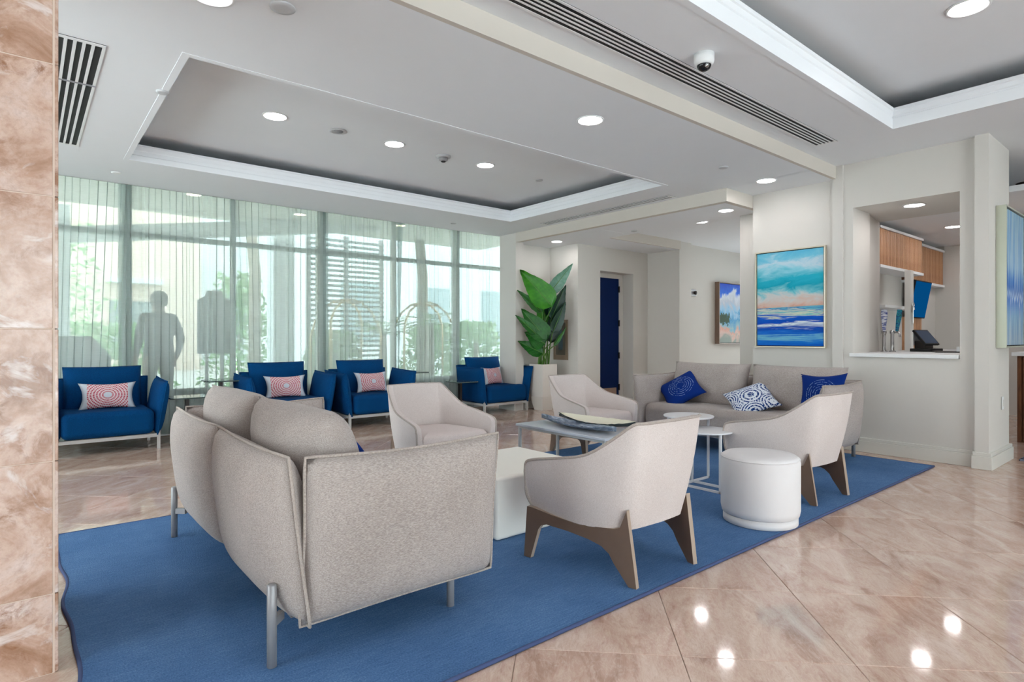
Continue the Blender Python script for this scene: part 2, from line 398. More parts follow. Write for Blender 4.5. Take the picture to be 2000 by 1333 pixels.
for n, (a, near, x, y) in enumerate(cells):
    if n < 290 and a == 0:
        o = tile0 if first else tile0.copy()
        if not first: COL.objects.link(o)
        first = False; o.location = (x, y, 0)
        o.rotation_euler = (0, 0, R(45))
    else:
        rest.add(tb.v, tb.f, T(x, y, 0) @ Rz(45))
ro = rest.build('tile_field', M['floor_tile'], fl); ro['kind'] = 'stuff'

def wall(name, x0, x1, y0, y1, z0, z1, mat='wall', label=None):
    return struct(MB().box(x0, x1, y0, y1, z0, z1).build(name, M[mat]), label)
def multi(name, boxes, mat, label=None):
    b = MB()
    for q in boxes: b.box(*q)
    return struct(b.build(name, M[mat]), label)
SKY_BLOCK_Z = 3.62
# right wall with the serving hatch (opening Y 1.52-2.41, Z .97-2.475)
multi('wall_right', [(6.507, 6.95, 2.41, 2.585, -.01, 3.6), (6.507, 6.95, 1.38, 1.52, -.01, 3.6), (6.507, 6.95, 1.52, 2.41, -.01, .955), (6.507, 6.95, 1.52, 2.41, 2.475, 3.6)], 'wall', 'pale greige wall with a square serving hatch')
# splayed left cheek of the hatch and the soffit over it
b = MB(); b.prism([(6.95, 2.43), (7.55, 2.515), (7.55, 2.62), (6.95, 2.62)], .955, 3.3); struct(b.build('wall_hatch_cheek', M['wall']))
wall('wall_hatch_soffit', 6.95, 7.55, 1.45, 2.62, 2.475, 3.3)
# pier at the right of the hatch
wall('wall_pier', 6.45, 7.20, 1.30, 1.40, -.01, 3.6)
wall('wall_pier_return', 6.94, 7.19, 1.39, 1.515, -.01, 3.6)
# wing wall with the large seascape, pilaster strip where it meets the hatch wall
wall('wall_wing', 6.515, 6.85, 2.585, 3.485, -.01, 3.6)
wall('wall_pilaster', 6.485, 6.52, 2.50, 2.60, -.01, 3.4)
wall('wall_behind_wing', 6.86, 7.25, 3.30, 3.84, -.01, 3.6, 'wall')
# corridor block: niche, door wall, far wall
wall('wall_niche_jamb', 5.95, 6.11, 7.10, 7.50, -.01, 3.6)
wall('wall_niche_back', 6.10, 6.90, 7.25, 7.40, -.01, 3.6)
multi('wall_door', [(6.83, 7.36, 6.60, 7.45, -.01, 3.6), (7.36, 8.22, 6.60, 6.84, 2.265, 3.6), (8.22, 9.3, 6.60, 6.84, -.01, 3.6), (7.36, 8.6, 6.90, 7.0, -.01, 3.6)], 'wall', 'pale wall with a recessed doorway')
wall('wall_corridor_return', 8.62, 8.97, 5.93, 6.62, -.01, 3.6)
wall('wall_corridor_far', 8.95, 12.6, 6.03, 6.2, -.01, 3.6)
multi('wall_end', [(12.5, 12.7, -5.2, 3.3, -.01, 3.6), (12.5, 12.7, 5.9, 6.2, -.01, 3.6), (12.5, 12.7, 3.3, 5.9, -.01, .3), (12.5, 12.7, 3.3, 5.9, 2.5, 3.6)], 'wall')
we = thing('added_glazing_corridor', 'added daylight glazing out of view at the far end of the corridor', 'window'); del we['category']; we['kind'] = 'structure'  # unseen opening added so daylight brightens the dark corridor
for k in range(3): MB().box(12.55, 12.63, 3.27 + k*1.3, 3.33 + k*1.3, .3, 2.5).build('mullion', M['dark'], we)
for k in range(2): MB().box(12.588, 12.596, 3.33 + k*1.3, 4.57 + k*1.3, .3, 2.5).build('pane', M['pane'], we)
multi('wall_left', [(-3.3, -3.2, -5.2, 1.1, -.01, 3.6), (-3.3, -3.2, 7.4, 8.2, -.01, 3.6), (-3.3, -3.2, 1.1, 7.4, -.01, .2), (-3.3, -3.2, 1.1, 7.4, 2.7, 3.6)], 'wall')
wl = thing('added_glazing_left', 'added daylight glazing of the lounge left of the picture', 'window'); del wl['category']; wl['kind'] = 'structure'  # unseen side glazing added to bring daylight onto the sofa back
for k in range(7): MB().box(-3.29, -3.21, 1.07 + k*1.05, 1.13 + k*1.05, .2, 2.7).build('mullion', M['dark'], wl)
for k in range(6): MB().box(-3.254, -3.246, 1.13 + k*1.05, 2.12 + k*1.05, .2, 2.7).build('pane', M['pane'], wl)
multi('wall_back', [(-3.3, -2.5, -5.3, -5.2, -.01, 3.6), (6.5, 12.7, -5.3, -5.2, -.01, 3.6), (-2.5, 6.5, -5.3, -5.2, 2.75, 3.6)], 'wall', 'lobby wall behind the camera with the added daylight opening')
en = thing('added_glazing_back', 'added daylight glazing behind the camera', 'window'); del en['category']; en['kind'] = 'structure'  # unseen front put in to let sky light fill the near room
for k in range(7): MB().box(-2.53 + k*1.5, -2.47 + k*1.5, -5.29, -5.21, 0, 2.75).build('mullion', M['dark'], en)
for k in range(6): MB().box(-2.47 + k*1.5, -1.03 + k*1.5, -5.254, -5.246, 0, 2.75).build('pane', M['pane'], en)
wall('wall_corridor_right', 7.0, 12.6, 2.95, 3.3, -.01, 3.6)

# ---- ceilings
def ring_boxes(X0, X1, Y0, Y1, hx0, hx1, hy0, hy1, z0, z1):
    return [(X0, hx0, Y0, Y1, z0, z1), (hx1, X1, Y0, Y1, z0, z1), (hx0, hx1, Y0, hy0, z0, z1), (hx0, hx1, hy1, Y1, z0, z1)]
T1 = (.73, 5.325, 3.86, 6.465); T2 = (.9, 5.705, -1.5, 1.81)
ZL, ZM = 2.80, 2.93
multi('ceiling_lobby', ring_boxes(XL, 12.6, YB, 2.70, T2[0], T2[1], T2[2], T2[3], ZM, ZM + .06), 'ceiling', 'smooth white lobby ceiling with a raised tray')
bx = ring_boxes(XL, 5.96, 2.60, 7.53, T1[0], T1[1], T1[2], T1[3], ZL, ZL + .06) + [(5.95, 6.60, 2.60, 3.50, ZL, ZL + .06)]
multi('ceiling_lounge', bx, 'ceiling', 'lower white lounge ceiling with a raised tray')
multi('ceiling_tray_top', [(T1[0] - .35, T1[1] + .35, T1[2] - .35, T1[3] + .35, 3.05, 3.12)], 'ceiling')
multi('ceiling_tray_top_lobby', [(T2[0] - .4, T2[1] + .4, T2[2] - .4, T2[3] + .4, 3.22, 3.30)], 'ceiling')
multi('ceiling_curtain_pocket', [(XL, 6.6, 7.53, 8.2, 3.02, 3.08)], 'ceiling')
struct(MB().box(XL, 6.03, 7.515, 7.53, ZL, 3.1).build('trim_pocket', M['white']))
struct(MB().box(XL, 6.52, 2.565, 2.60, ZL, ZM + .2).build('wall_beam', M['beige']), 'long beige beam face between the two ceiling heights')
struct(MB().box(5.95, 6.03, 3.55, 7.10, 2.655, 3.1).build('wall_bulkhead', M['beige']), 'beige bulkhead over the corridor opening')
struct(MB().box(5.95, 6.86, 3.488, 3.55, 2.655, 3.1).build('wall_bulkhead_return', M['beige']))
multi('ceiling_corridor', [(6.02, 6.82, 3.54, 7.45, 2.66, 2.72), (6.82, 8.64, 5.93, 6.62, 2.66, 2.72)], 'ceiling')
struct(MB().box(6.82, 8.62, 5.90, 5.928, 2.657, 2.9).build('trim_corridor_step', M['beige']))
multi('ceiling_corridor_high', [(6.82, 12.6, 3.0, 6.05, 2.80, 2.86)], 'ceiling')
multi('ceiling_bar', [(7.55, 12.5, 1.2, 3.0, 2.60, 2.66)], 'ceiling')
multi('ceiling_sky_block', [(XL - .1, 12.7, YB, 8.25, SKY_BLOCK_Z, SKY_BLOCK_Z + .1)], 'ceiling')  # unseen slab added above the ceilings to stop sky light leaking in

def crown(name, rect, z, prof, label):
    x0, x1, y0, y1 = rect; b = MB(); rows = []
    for o, h in prof:
        rows.append([(x0-o, y0-o, z+h), (x1+o, y0-o, z+h), (x1+o, y1+o, z+h), (x0-o, y1+o, z+h)])
    b.grid(rows, closed_u=True); o = b.build(name, M['ceiling']); struct(o, label); return o
crown('trim_1', T1, ZL, [(.03, -.003), (-.012, -.003), (-.012, .05), (-.004, .056), (-.004, .092), (-.010, .10), (-.016, .13), (-.022, .135), (-.022, .152), (.03, .152), (.03, -.003)], 'white crown moulding around the lounge ceiling tray')
crown('trim_2', T2, ZM, [(.03, -.003), (-.014, -.003), (-.014, .085), (-.006, .09), (-.006, .10), (-.014, .108), (-.020, .14), (-.028, .146), (-.028, .17), (.03, .17), (.03, -.003)], 'white crown moulding around the lobby ceiling tray')

# ---- baseboards
def baseb(name, x0, x1, y0, y1):
    b = MB().box(x0, x1, y0, y1, 0, .115); d = .008
    b.box(x0 + (d if x1-x0 < y1-y0 else 0), x1, y0 + (d if y1-y0 < x1-x0 else 0), y1, .115, .145)
    return struct(b.build(name, M['base'], bevel=.003, seg=1))
baseb('baseboard_right', 6.478, 6.51, 1.40, 2.60); baseb('baseboard_wing', 6.487, 6.52, 2.585, 3.485)
b = MB()
for d, za, zb in ((0, 0, .115), (.008, .115, .145)):
    b.prism([(6.42+d, 1.27+d), (7.23-d, 1.27+d), (7.23-d, 1.305), (6.455, 1.305), (6.455, 1.42-d), (6.42+d, 1.42-d)], za, zb)
struct(b.build('baseboard_pier', M['base'], bevel=.003, seg=1))
baseb('baseboard_niche', 6.22, 6.83, 7.222, 7.255); baseb('baseboard_door', 6.83, 7.36, 6.572, 6.605); baseb('baseboard_niche_side', 6.805, 6.835, 6.6, 7.25)
baseb('baseboard_jamb', 5.925, 5.955, 7.10, 7.5); baseb('baseboard_corridor', 8.95, 12.4, 6.0, 6.035)

# ---- marble clad pillar on the left
pil = MB().box(-.72, .079, 2.5575, 3.25, -.01, 2.96).build('pillar', M['pillar_grout']); struct(pil, 'brown and pink marble clad pillar at the left edge')
zs = [0, .272, .726, 1.18, 1.634, 2.088, 2.542, 2.93]
for a, c in zip(zs[:-1], zs[1:]):
    for x0, x1 in ((-.72, -.33), (-.328, .0745)):
        MB().box(x0 + .001, x1 - .001, 2.556, 2.573, a + .0012, c - .0012).build('tile', M['pillar_tile'], pil, bevel=.002, seg=1)
    MB().box(.0765, .089, 2.558, 3.25, a + .0012, c - .0012).build('edge_tile', M['pillar_tile'], pil, bevel=.002, seg=1)

# ---- window wall behind the curtain
YG = 8.0
win = MB().box(XL, 6.8, YG - .05, YG + .1, -.02, .48).box(XL, 6.8, YG - .05, YG + .1, 3.0, 3.6).build('wall_window', M['white']); struct(win, 'low white wall under the long window')
wn = thing('window_1', 'long aluminium framed window wall behind the sheer curtains', 'window'); del wn['category']; wn['kind'] = 'structure'
M['frame'] = plain('window_frame', rgb(214,222,217), .45, .2)
mull = [-2.49, -1.36, -.23, .9, 2.03, 3.16, 4.29, 5.42, 6.55]
for i, x in enumerate(mull):
    wd = .042 if i % 2 else .024
    MB().box(x - wd, x + wd, YG - .05, YG + .06, .48, 3.0).build('mullion', M['frame'], wn)
for a, c in zip(mull[:-1], mull[1:]):
    for z in (.48, 2.31):
        MB().box(a + .05, c - .05, YG - .04, YG + .05, z, z + .055).build('transom', M['frame'], wn)
    for z0, z1 in ((.535, 2.31), (2.365, 3.0)):
        MB().box(a + .03, c - .03, YG - .004, YG + .004, z0, z1).build('pane', M['pane'], wn)

# ---- blue door in the recess
dr = thing('door_1', 'dark navy door with kick plate in the corridor recess', 'door'); del dr['category']; dr['kind'] = 'structure'
M['door'] = plain('navy_door_paint', rgb(0,32,82), .6, spec=.15, var=.03)
MB().box(7.36, 8.12, 6.845, 6.885, .01, 2.19).build('leaf', M['door'], dr, bevel=.003, seg=1)
MB().box(7.36, 8.05, 6.838, 6.846, .05, .27).build('kick_plate', plain('bronze_kick_plate', rgb(178,150,132), .35, .6), dr)
MB().box(7.36, 8.22, 6.83, 6.90, 2.19, 2.265).box(8.12, 8.22, 6.83, 6.90, .0, 2.19).build('door_frame', M['wall'], dr)
for z in (.22, .78, 1.35, 1.95):
    MB().box(8.10, 8.13, 6.825, 6.85, z, z + .11).build('hinge', M['black'], dr)
MB().tube([(7.42, 6.84, 1.03), (7.42, 6.79, 1.03), (7.53, 6.79, 1.03)], .009).build('handle', M['steel'], dr, smooth=True)

# ================================================================== CEILING FITTINGS
def downlight(x, y, z, label, r=.088, group='recessed downlights'):
    t = thing('downlight', label, 'ceiling light', (x, y, z), 0, group)
    MB().lathe([(r, -.001), (r + .016, -.001), (r + .016, -.007), (r + .004, -.008), (r - .001, -.004), (r - .001, .0)], 32, cap=False).build('trim_ring', M['white'], t, smooth=True)
    MB().add([(r*math.cos(a*math.pi/16), r*math.sin(a*math.pi/16), -.0035) for a in range(32)], [tuple(range(31, -1, -1))]).build('lens', M['lens'], t)
    return t
downlight(1.651, 5.18, 3.05, 'round downlight in the lounge ceiling tray, nearest the marble pillar')
downlight(2.79, 5.18, 3.05, 'round downlight in the lounge ceiling tray, middle of its three')
downlight(3.905, 5.18, 3.05, 'round downlight in the lounge ceiling tray, farthest from the marble pillar')
downlight(.69, 3.10, ZL, 'round downlight on the lounge ceiling at the top edge of the picture')
downlight(3.302, 3.06, ZL, 'round downlight on the lounge ceiling midway along the long beam')
downlight(5.99, 3.06, ZL, 'round downlight on the lounge ceiling just above the large seascape painting')
downlight(6.43, 6.67, 2.66, 'small round downlight above the tall potted plant in the niche', .08)
downlight(6.40, 3.76, 2.66, 'round downlight in the corridor soffit beside the painted wing wall', .08)
downlight(7.42, 4.74, 2.80, 'round downlight in the higher corridor ceiling', .08)
downlight(10.4, 4.0, 2.80, 'corridor downlight half hidden by the edge of the wing wall', .08)
downlight(4.55, 1.02, 3.22, 'large round downlight in the lobby ceiling tray at the right', .10)
downlight(6.84, 1.97, 2.475, 'downlight in the soffit right over the serving hatch', .085)
downlight(8.05, 2.245, 2.60, 'downlight in the bar ceiling behind the hatch soffit', .085)
downlight(9.33, 2.25, 2.60, 'downlight in the bar ceiling cut off by the edge of the hatch', .085)
# the same lamps carry on through the lobby and lounge beyond the frame
for (x, y, z) in ((2.2, 1.0, 3.22), (2.2, -.9, 3.22), (4.55, -.9, 3.22), (-1.8, 5.18, ZL), (-1.9, 3.1, ZL), (7.4, 0, ZM), (9.2, .3, ZM), (-1.2, .2, ZM), (-1.2, -2.8, ZM), (2.2, -3.2, ZM), (5.2, -3.2, ZM), (8.0, -2.6, ZM), (10.6, -1.2, ZM), (9.0, 4.6, 2.80), (10.8, 2.1, 2.60)):
    downlight(x, y, z, 'round recessed downlight in the ceiling outside the picture', .09, 'downlights beyond the frame')

def vent(label, x0, x1, y0, y1, z, along, n=5, joint=None):
    t = thing('linear_vent', label, 'air vent', ((x0+x1)/2, (y0+y1)/2, z)); L = (x1-x0) if along == 'x' else (y1-y0); Wd = (y1-y0) if along == 'x' else (x1-x0)
    MM = Matrix.Identity(4) if along == 'x' else Rz(90)
    MB().box(-L/2, L/2, -Wd/2, Wd/2, -.003, .0, MM).build('backing', M['black'], t)
    f = .016
    MB().box(-L/2, L/2, -Wd/2, -Wd/2+f, -.006, -.003, MM).box(-L/2, L/2, Wd/2-f, Wd/2, -.006, -.003, MM).box(-L/2, -L/2+.03, -Wd/2+f, Wd/2-f, -.006, -.003, MM).box(L/2-.03, L/2, -Wd/2+f, Wd/2-f, -.006, -.003, MM).build('frame', M['white'], t)
    iw = Wd - 2*f; pitch = iw / n
    for k in range(1, n):
        c = -Wd/2 + f + pitch*k
        MB().box(-L/2+.03, L/2-.03, c - pitch*.19, c + pitch*.19, -.006, -.003, MM).build('blade', M['white'], t)
    if joint is not None:
        MB().box(joint, joint + .004, -Wd/2, Wd/2, -.0135, -.003, MM).build('joint_line', M['greymetal'], t)
    return t
vent('long linear air vent of five dark slots on the lobby ceiling beside the beam', .2, 5.66, 2.225, 2.415, ZM, 'x')
vent('five-slot air vent on the lounge ceiling next to the marble pillar', .115, .355, 4.02, 6.28, ZL, 'y', 5, -.45)
vent('narrow linear air vent on the lounge ceiling beside the corridor bulkhead', 5.735, 5.87, 4.09, 6.30, ZL, 'y', 3)

def disc(name, label, cat, x, y, z, r, h, mat='white', inner=None):
    o = MB().lathe([(r*.96, 0), (r, -h*.3), (r*.94, -h*.8), (r*.6, -h)], 28).build(name, M[mat], smooth=True, loc=(x, y, z)); return tag(o, label, cat)
M['disc'] = plain('ceiling_disc', rgb(198,198,200), .6)
disc('ceiling_cover', 'flat round ceiling cover plate at the top of the lounge ceiling', 'cover plate', .99, 2.99, ZL, .062, .012, 'disc')
disc('sprinkler_cover', 'small round sprinkler cover on the left edge of the lounge tray', 'sprinkler cover', .71, 4.53, ZL, .04, .014, 'disc')
disc('sprinkler_cover', 'small round sprinkler cover above the leftmost curtain', 'sprinkler cover', .70, 7.04, ZL, .042, .012, 'white')
disc('sprinkler_cover', 'tiny sprinkler cover near the curtain beside the lounge tray corner', 'sprinkler cover', 4.76, 7.08, ZL, .04, .008, 'disc')
disc('sprinkler_cover', 'small sprinkler cover on the lounge ceiling before the bulkhead return', 'sprinkler cover', 5.2, 3.08, ZL, .045, .012, 'disc')
disc('sprinkler_cover', 'small sprinkler cover inside the lounge tray at its far right', 'sprinkler cover', 4.77, 5.25, 3.05, .045, .012, 'disc')
disc('sprinkler_cover', 'small sprinkler cover on the corridor soffit', 'sprinkler cover', 6.62, 5.3, 2.66, .045, .012, 'disc')
ap = MB().box(-.23, .23, -.23, .23, -.003, 0).build('access_panel', M['ceiling'], bevel=.0015, seg=1, loc=(6.42, 5.75, 2.66)); tag(ap, 'square flush access panel in the corridor soffit', 'access panel')
sp = thing('ceiling_speaker', 'round flush ceiling speaker between two tray downlights', 'speaker', (2.217, 5.18, 3.05))
MB().lathe([(.075, 0), (.08, -.006), (.06, -.012), (.045, -.006)], 28).build('rim', M['disc'], sp, smooth=True); MB().lathe([(.044, -.004), (.04, -.012)], 24).build('grille', M['greymetal'], sp, smooth=True)
sm = thing('smoke_detector', 'grey smoke detector in the lounge ceiling tray', 'smoke detector', (3.371, 5.2, 3.05))
MB().lathe([(.078, 0), (.08, -.012), (.066, -.02)], 28).build('base', M['disc'], sm, smooth=True); MB().lathe([(.05, -.018), (.042, -.05), (.03, -.056)], 24).build('housing', M['greymetal'], sm, smooth=True); MB().lathe([(.026, -.054), (.02, -.064)], 20).build('sensor_tip', M['black'], sm, smooth=True)
cm = thing('dome_camera', 'white dome security camera with dark glass on the lobby ceiling', 'security camera', (3.286, 2.08, ZM))
MB().lathe([(.062, 0), (.062, -.045), (.056, -.062), (.047, -.07)], 28).build('housing', M['white'], cm, smooth=True)
MB().lathe([(.045, -.062), (.043, -.078), (.034, -.094), (.018, -.103), (.004, -.105)], 24).build('glass_dome', plain('smoked_dome', rgb(24,24,26), .08), cm, smooth=True)
MB().lathe([(.014, 0), (.014, .012), (.009, .014)], 16, M=T(-.03, -.035, -.09) @ Rx(120) @ Rz(20)).build('camera_eye', M['steel'], cm, smooth=True)

# ================================================================== SOFT FURNISHINGS
def pillow_mesh(wd, ht, th, n=16, ear=.05, p=2.6, crisp=.5, sag=0, rnd=0):
    """pillow in local x (width) / y (height), thickness along z"""
    b = MB(); idx = {}
    def pos(i, j, sgn):
        u = -1 + 2*i/n; v = -1 + 2*j/n
        u = math.copysign(abs(u)**.8, u); v = math.copysign(abs(v)**.8, v)
        x = wd/2*u*(1 - ear*(1 - v*v)*abs(u)); y = ht/2*v*(1 - ear*(1 - u*u)*abs(v))
        k = 1 - rnd*(abs(u*v)**5); x *= k; y *= k
        f = max(0, (1 - abs(u)**p)*(1 - abs(v)**p))**crisp
        return (x, y - sag*(1-u*u)*max(0, v), sgn*th/2*f)
    for sgn in (1, -1):
        for i in range(n+1):
            for j in range(n+1):
                edge = i in (0, n) or j in (0, n)
                if sgn == -1 and edge: idx[(i, j, -1)] = idx[(i, j, 1)]; continue
                idx[(i, j, sgn)] = len(b.v); b.v.append(pos(i, j, sgn))
    for sgn in (1, -1):
        for i in range(n):
            for j in range(n):
                q = (idx[(i,j,sgn)], idx[(i+1,j,sgn)], idx[(i+1,j+1,sgn)], idx[(i,j+1,sgn)])
                b.f.append(q if sgn == 1 else q[::-1]); b.mi.append(0)
    rim = [pos(i, 0, 1) for i in range(n)] + [pos(n, j, 1) for j in range(n)] + [pos(n-i, n, 1) for i in range(n)] + [pos(0, n-j, 1) for j in range(n)]
    return b, rim
def panel(name, mat, pipe, parent, M4, wd, ht, th, **kw):
    b, rim = pillow_mesh(wd, ht, th, **kw); o = b.build(name, M[mat], parent, smooth=True); o.matrix_local = M4
    if pipe:
        MB().tube(rim, .006, 6, closed=True).build('piping', M[pipe], o, smooth=True)
    return o
PX = Matrix(((0,0,1,0),(1,0,0,0),(0,1,0,0),(0,0,0,1)))     # width->y, height->z, thickness->x
PY = Matrix(((1,0,0,0),(0,0,-1,0),(0,1,0,0),(0,0,0,1)))    # width->x, height->z, thickness->-y
def rbox(name, mat, parent, x0, x1, y0, y1, z0, z1, bev, puff=0, nx=8, ny=10):
    """upholstered block: rounded box with a slight crown on top"""
    b = MB().box(x0, x1, y0, y1, z0, z1); o = b.build(name, M[mat], parent, bevel=bev, seg=5)
    return o

def make_sofa():
    t = thing('sofa', 'x', 'sofa', group='greige two-seat sofas')
    # local: back outer face at x = 0, facing +x, length along y
    fr = MB()
    for y in (-.80, .80): fr.box(.10, .80, y - .02, y + .02, .13, .165)
    for x in (.20, .77): fr.box(x, x + .03, -.80, .80, .13, .165)
    fr.build('frame', M['greymetal'], t)
    for x, y, h in ((.022, -.855, .285), (.022, .868, .285), (.755, -.86, .20), (.755, .86, .20)):
        l = MB().lathe([(.0165, 0), (.0165, h - .004), (.013, h)], 16).build('leg', M['greymetal'], t, smooth=True); l.location = (x, y, 0)
        MB().bar((0, 0, .148), (.05 if x < .5 else -.0, math.copysign(.05, -y), .148), .02, .03).build('leg_bracket', M['greymetal'], l)
    rbox('seat_cushion', 'sofa', t, .16, .90, -.865, .865, .165, .425, .075)
    for y in (-.49, .49):
        panel('back_panel', 'sofa', 'sofa_pipe', t, T(.085, y*.975, .435) @ Ry(-7) @ PX, .955, .61, .20, ear=.035, p=3.2, sag=.012, rnd=.022)
        panel('back_cushion', 'sofa', None, t, T(.285, y*.93, .615) @ Ry(-14) @ PX, .89, .50, .29, ear=.04, p=3.0)
    for s in (-1, 1):
        panel('arm_panel', 'sofa', 'sofa_pipe', t, T(.515, s*.935, .43) @ Rx(-s*5) @ PY, .85, .61, .18, ear=.035, p=3.2, sag=.012, rnd=.022)
    return t
sofa = make_sofa(); sofa.location = (.635, 2.95, .014); sofa['label'] = 'greige two-seat sofa in the foreground turned with its back to the marble pillar'
s2 = dup(sofa, (6.13, 3.165, .014), math.pi, 'greige two-seat sofa standing against the wall under the large seascape'); s2.scale = (1, 1.045, 1)

def make_armchair():
    t = thing('armchair', 'x', 'armchair', group='navy armchairs by the window')
    # local: faces -y
    for x in (-.425, .425):
        for y in (-.33, .31):
            MB().box(-.014, .014, -.014, .014, 0, .34 if y < 0 else .30).build('leg', M['palemetal'], t, loc=(x, y, 0))
        MB().box(x - .012, x + .012, -.33, .31, .31, .35).build('side_rail', M['palemetal'], t)
    fr = MB().box(-.425, .425, -.345, -.315, .125, .16).box(-.425, .425, .295, .325, .125, .16)
    for x in (-.425, .425): fr.box(x - .012, x + .012, -.33, .31, .125, .16)
    fr.build('frame', M['palemetal'], t)
    rbox('seat_cushion', 'navy', t, -.385, .385, -.385, .30, .165, .42, .06)
    panel('back_panel', 'navy', 'navy', t, T(0, .345, .44) @ Rx(-4) @ PY, .84, .56, .11, ear=.02, p=4)
    panel('back_cushion', 'navy', None, t, T(0, .235, .60) @ Rx(-12) @ PY, .70, .50, .20, ear=.03, p=3.4)
    for s in (-1, 1):
        panel('arm_panel', 'navy', 'navy', t, T(s*.455, -.04, .435) @ Ry(s*9) @ Rx(2) @ PX, .68, .55, .13, ear=.02, p=4)
    return t
ac = make_armchair(); ac.location = (.645, 7.38, 0); ac['label'] = 'navy armchair next to the marble pillar, leftmost by the window'
for x, y, rz, lab in ((2.46, 7.38, 0, 'navy armchair behind the foreground sofa, second from the marble pillar'),
                  (3.59, 7.37, 0, 'navy armchair standing behind the nearer cream tub chair, third from the pillar'),
                  (5.69, 7.35, .02, 'navy armchair in the corner next to the potted plant')):
    dup(ac, (x, y, 0), rz, lab)

def throw(name, label, mat, M4, wd, ht, th, group, ear=.15, p=1.8):
    b, rim = pillow_mesh(wd, ht, th, n=14, ear=ear, p=p); o = b.build(name, M[mat], smooth=True); o.matrix_world = M4
    return tag(o, label, 'cushion', group)
for x, y, rz, lab in ((.66, 7.37, -3, 'pink ring-patterned pillow on the leftmost navy armchair'), (2.47, 7.37, -4, 'pink ring-patterned pillow on the second navy armchair from the pillar'),
                  (3.62, 7.36, 4, 'pink ring-patterned pillow on the third navy armchair from the pillar'), (5.69, 7.36, 14, 'pink ring-patterned pillow on the corner armchair by the plant')):
    throw('lumbar_pillow', lab, 'pink', T(x, y + (-.005 if rz < 10 else .0), .548) @ Rz(rz) @ Rx(-16) @ PY, .50, .285, .12, 'pink lumbar pillows')
# cushions on the far sofa and the one tucked on the near sofa
throw('throw_cushion', 'royal blue throw cushion with faint rings at the left end of the far sofa', 'bluering', T(5.58, 3.82, .575) @ Rz(-90) @ Rx(-44) @ PY @ Rz(44), .46, .46, .15, 'sofa throw cushions')
throw('throw_cushion', 'white throw cushion with blue circles in the middle of the far sofa', 'whitering', T(5.57, 3.00, .535) @ Rz(-84) @ Rx(-54) @ PY @ Rz(36), .46, .46, .14, 'sofa throw cushions')
throw('throw_cushion', 'royal blue throw cushion propped at the right end of the far sofa', 'bluering', T(5.68, 2.37, .625) @ Rz(-96) @ Rx(-16) @ PY @ Rz(4), .44, .40, .13, 'sofa throw cushions')
throw('throw_cushion', 'navy throw cushion peeking from behind the foreground sofa cushions', 'bluering', T(1.155, 2.60, .58) @ Rz(90) @ Rx(-20) @ PY @ Rz(30), .38, .38, .12, 'sofa throw cushions')

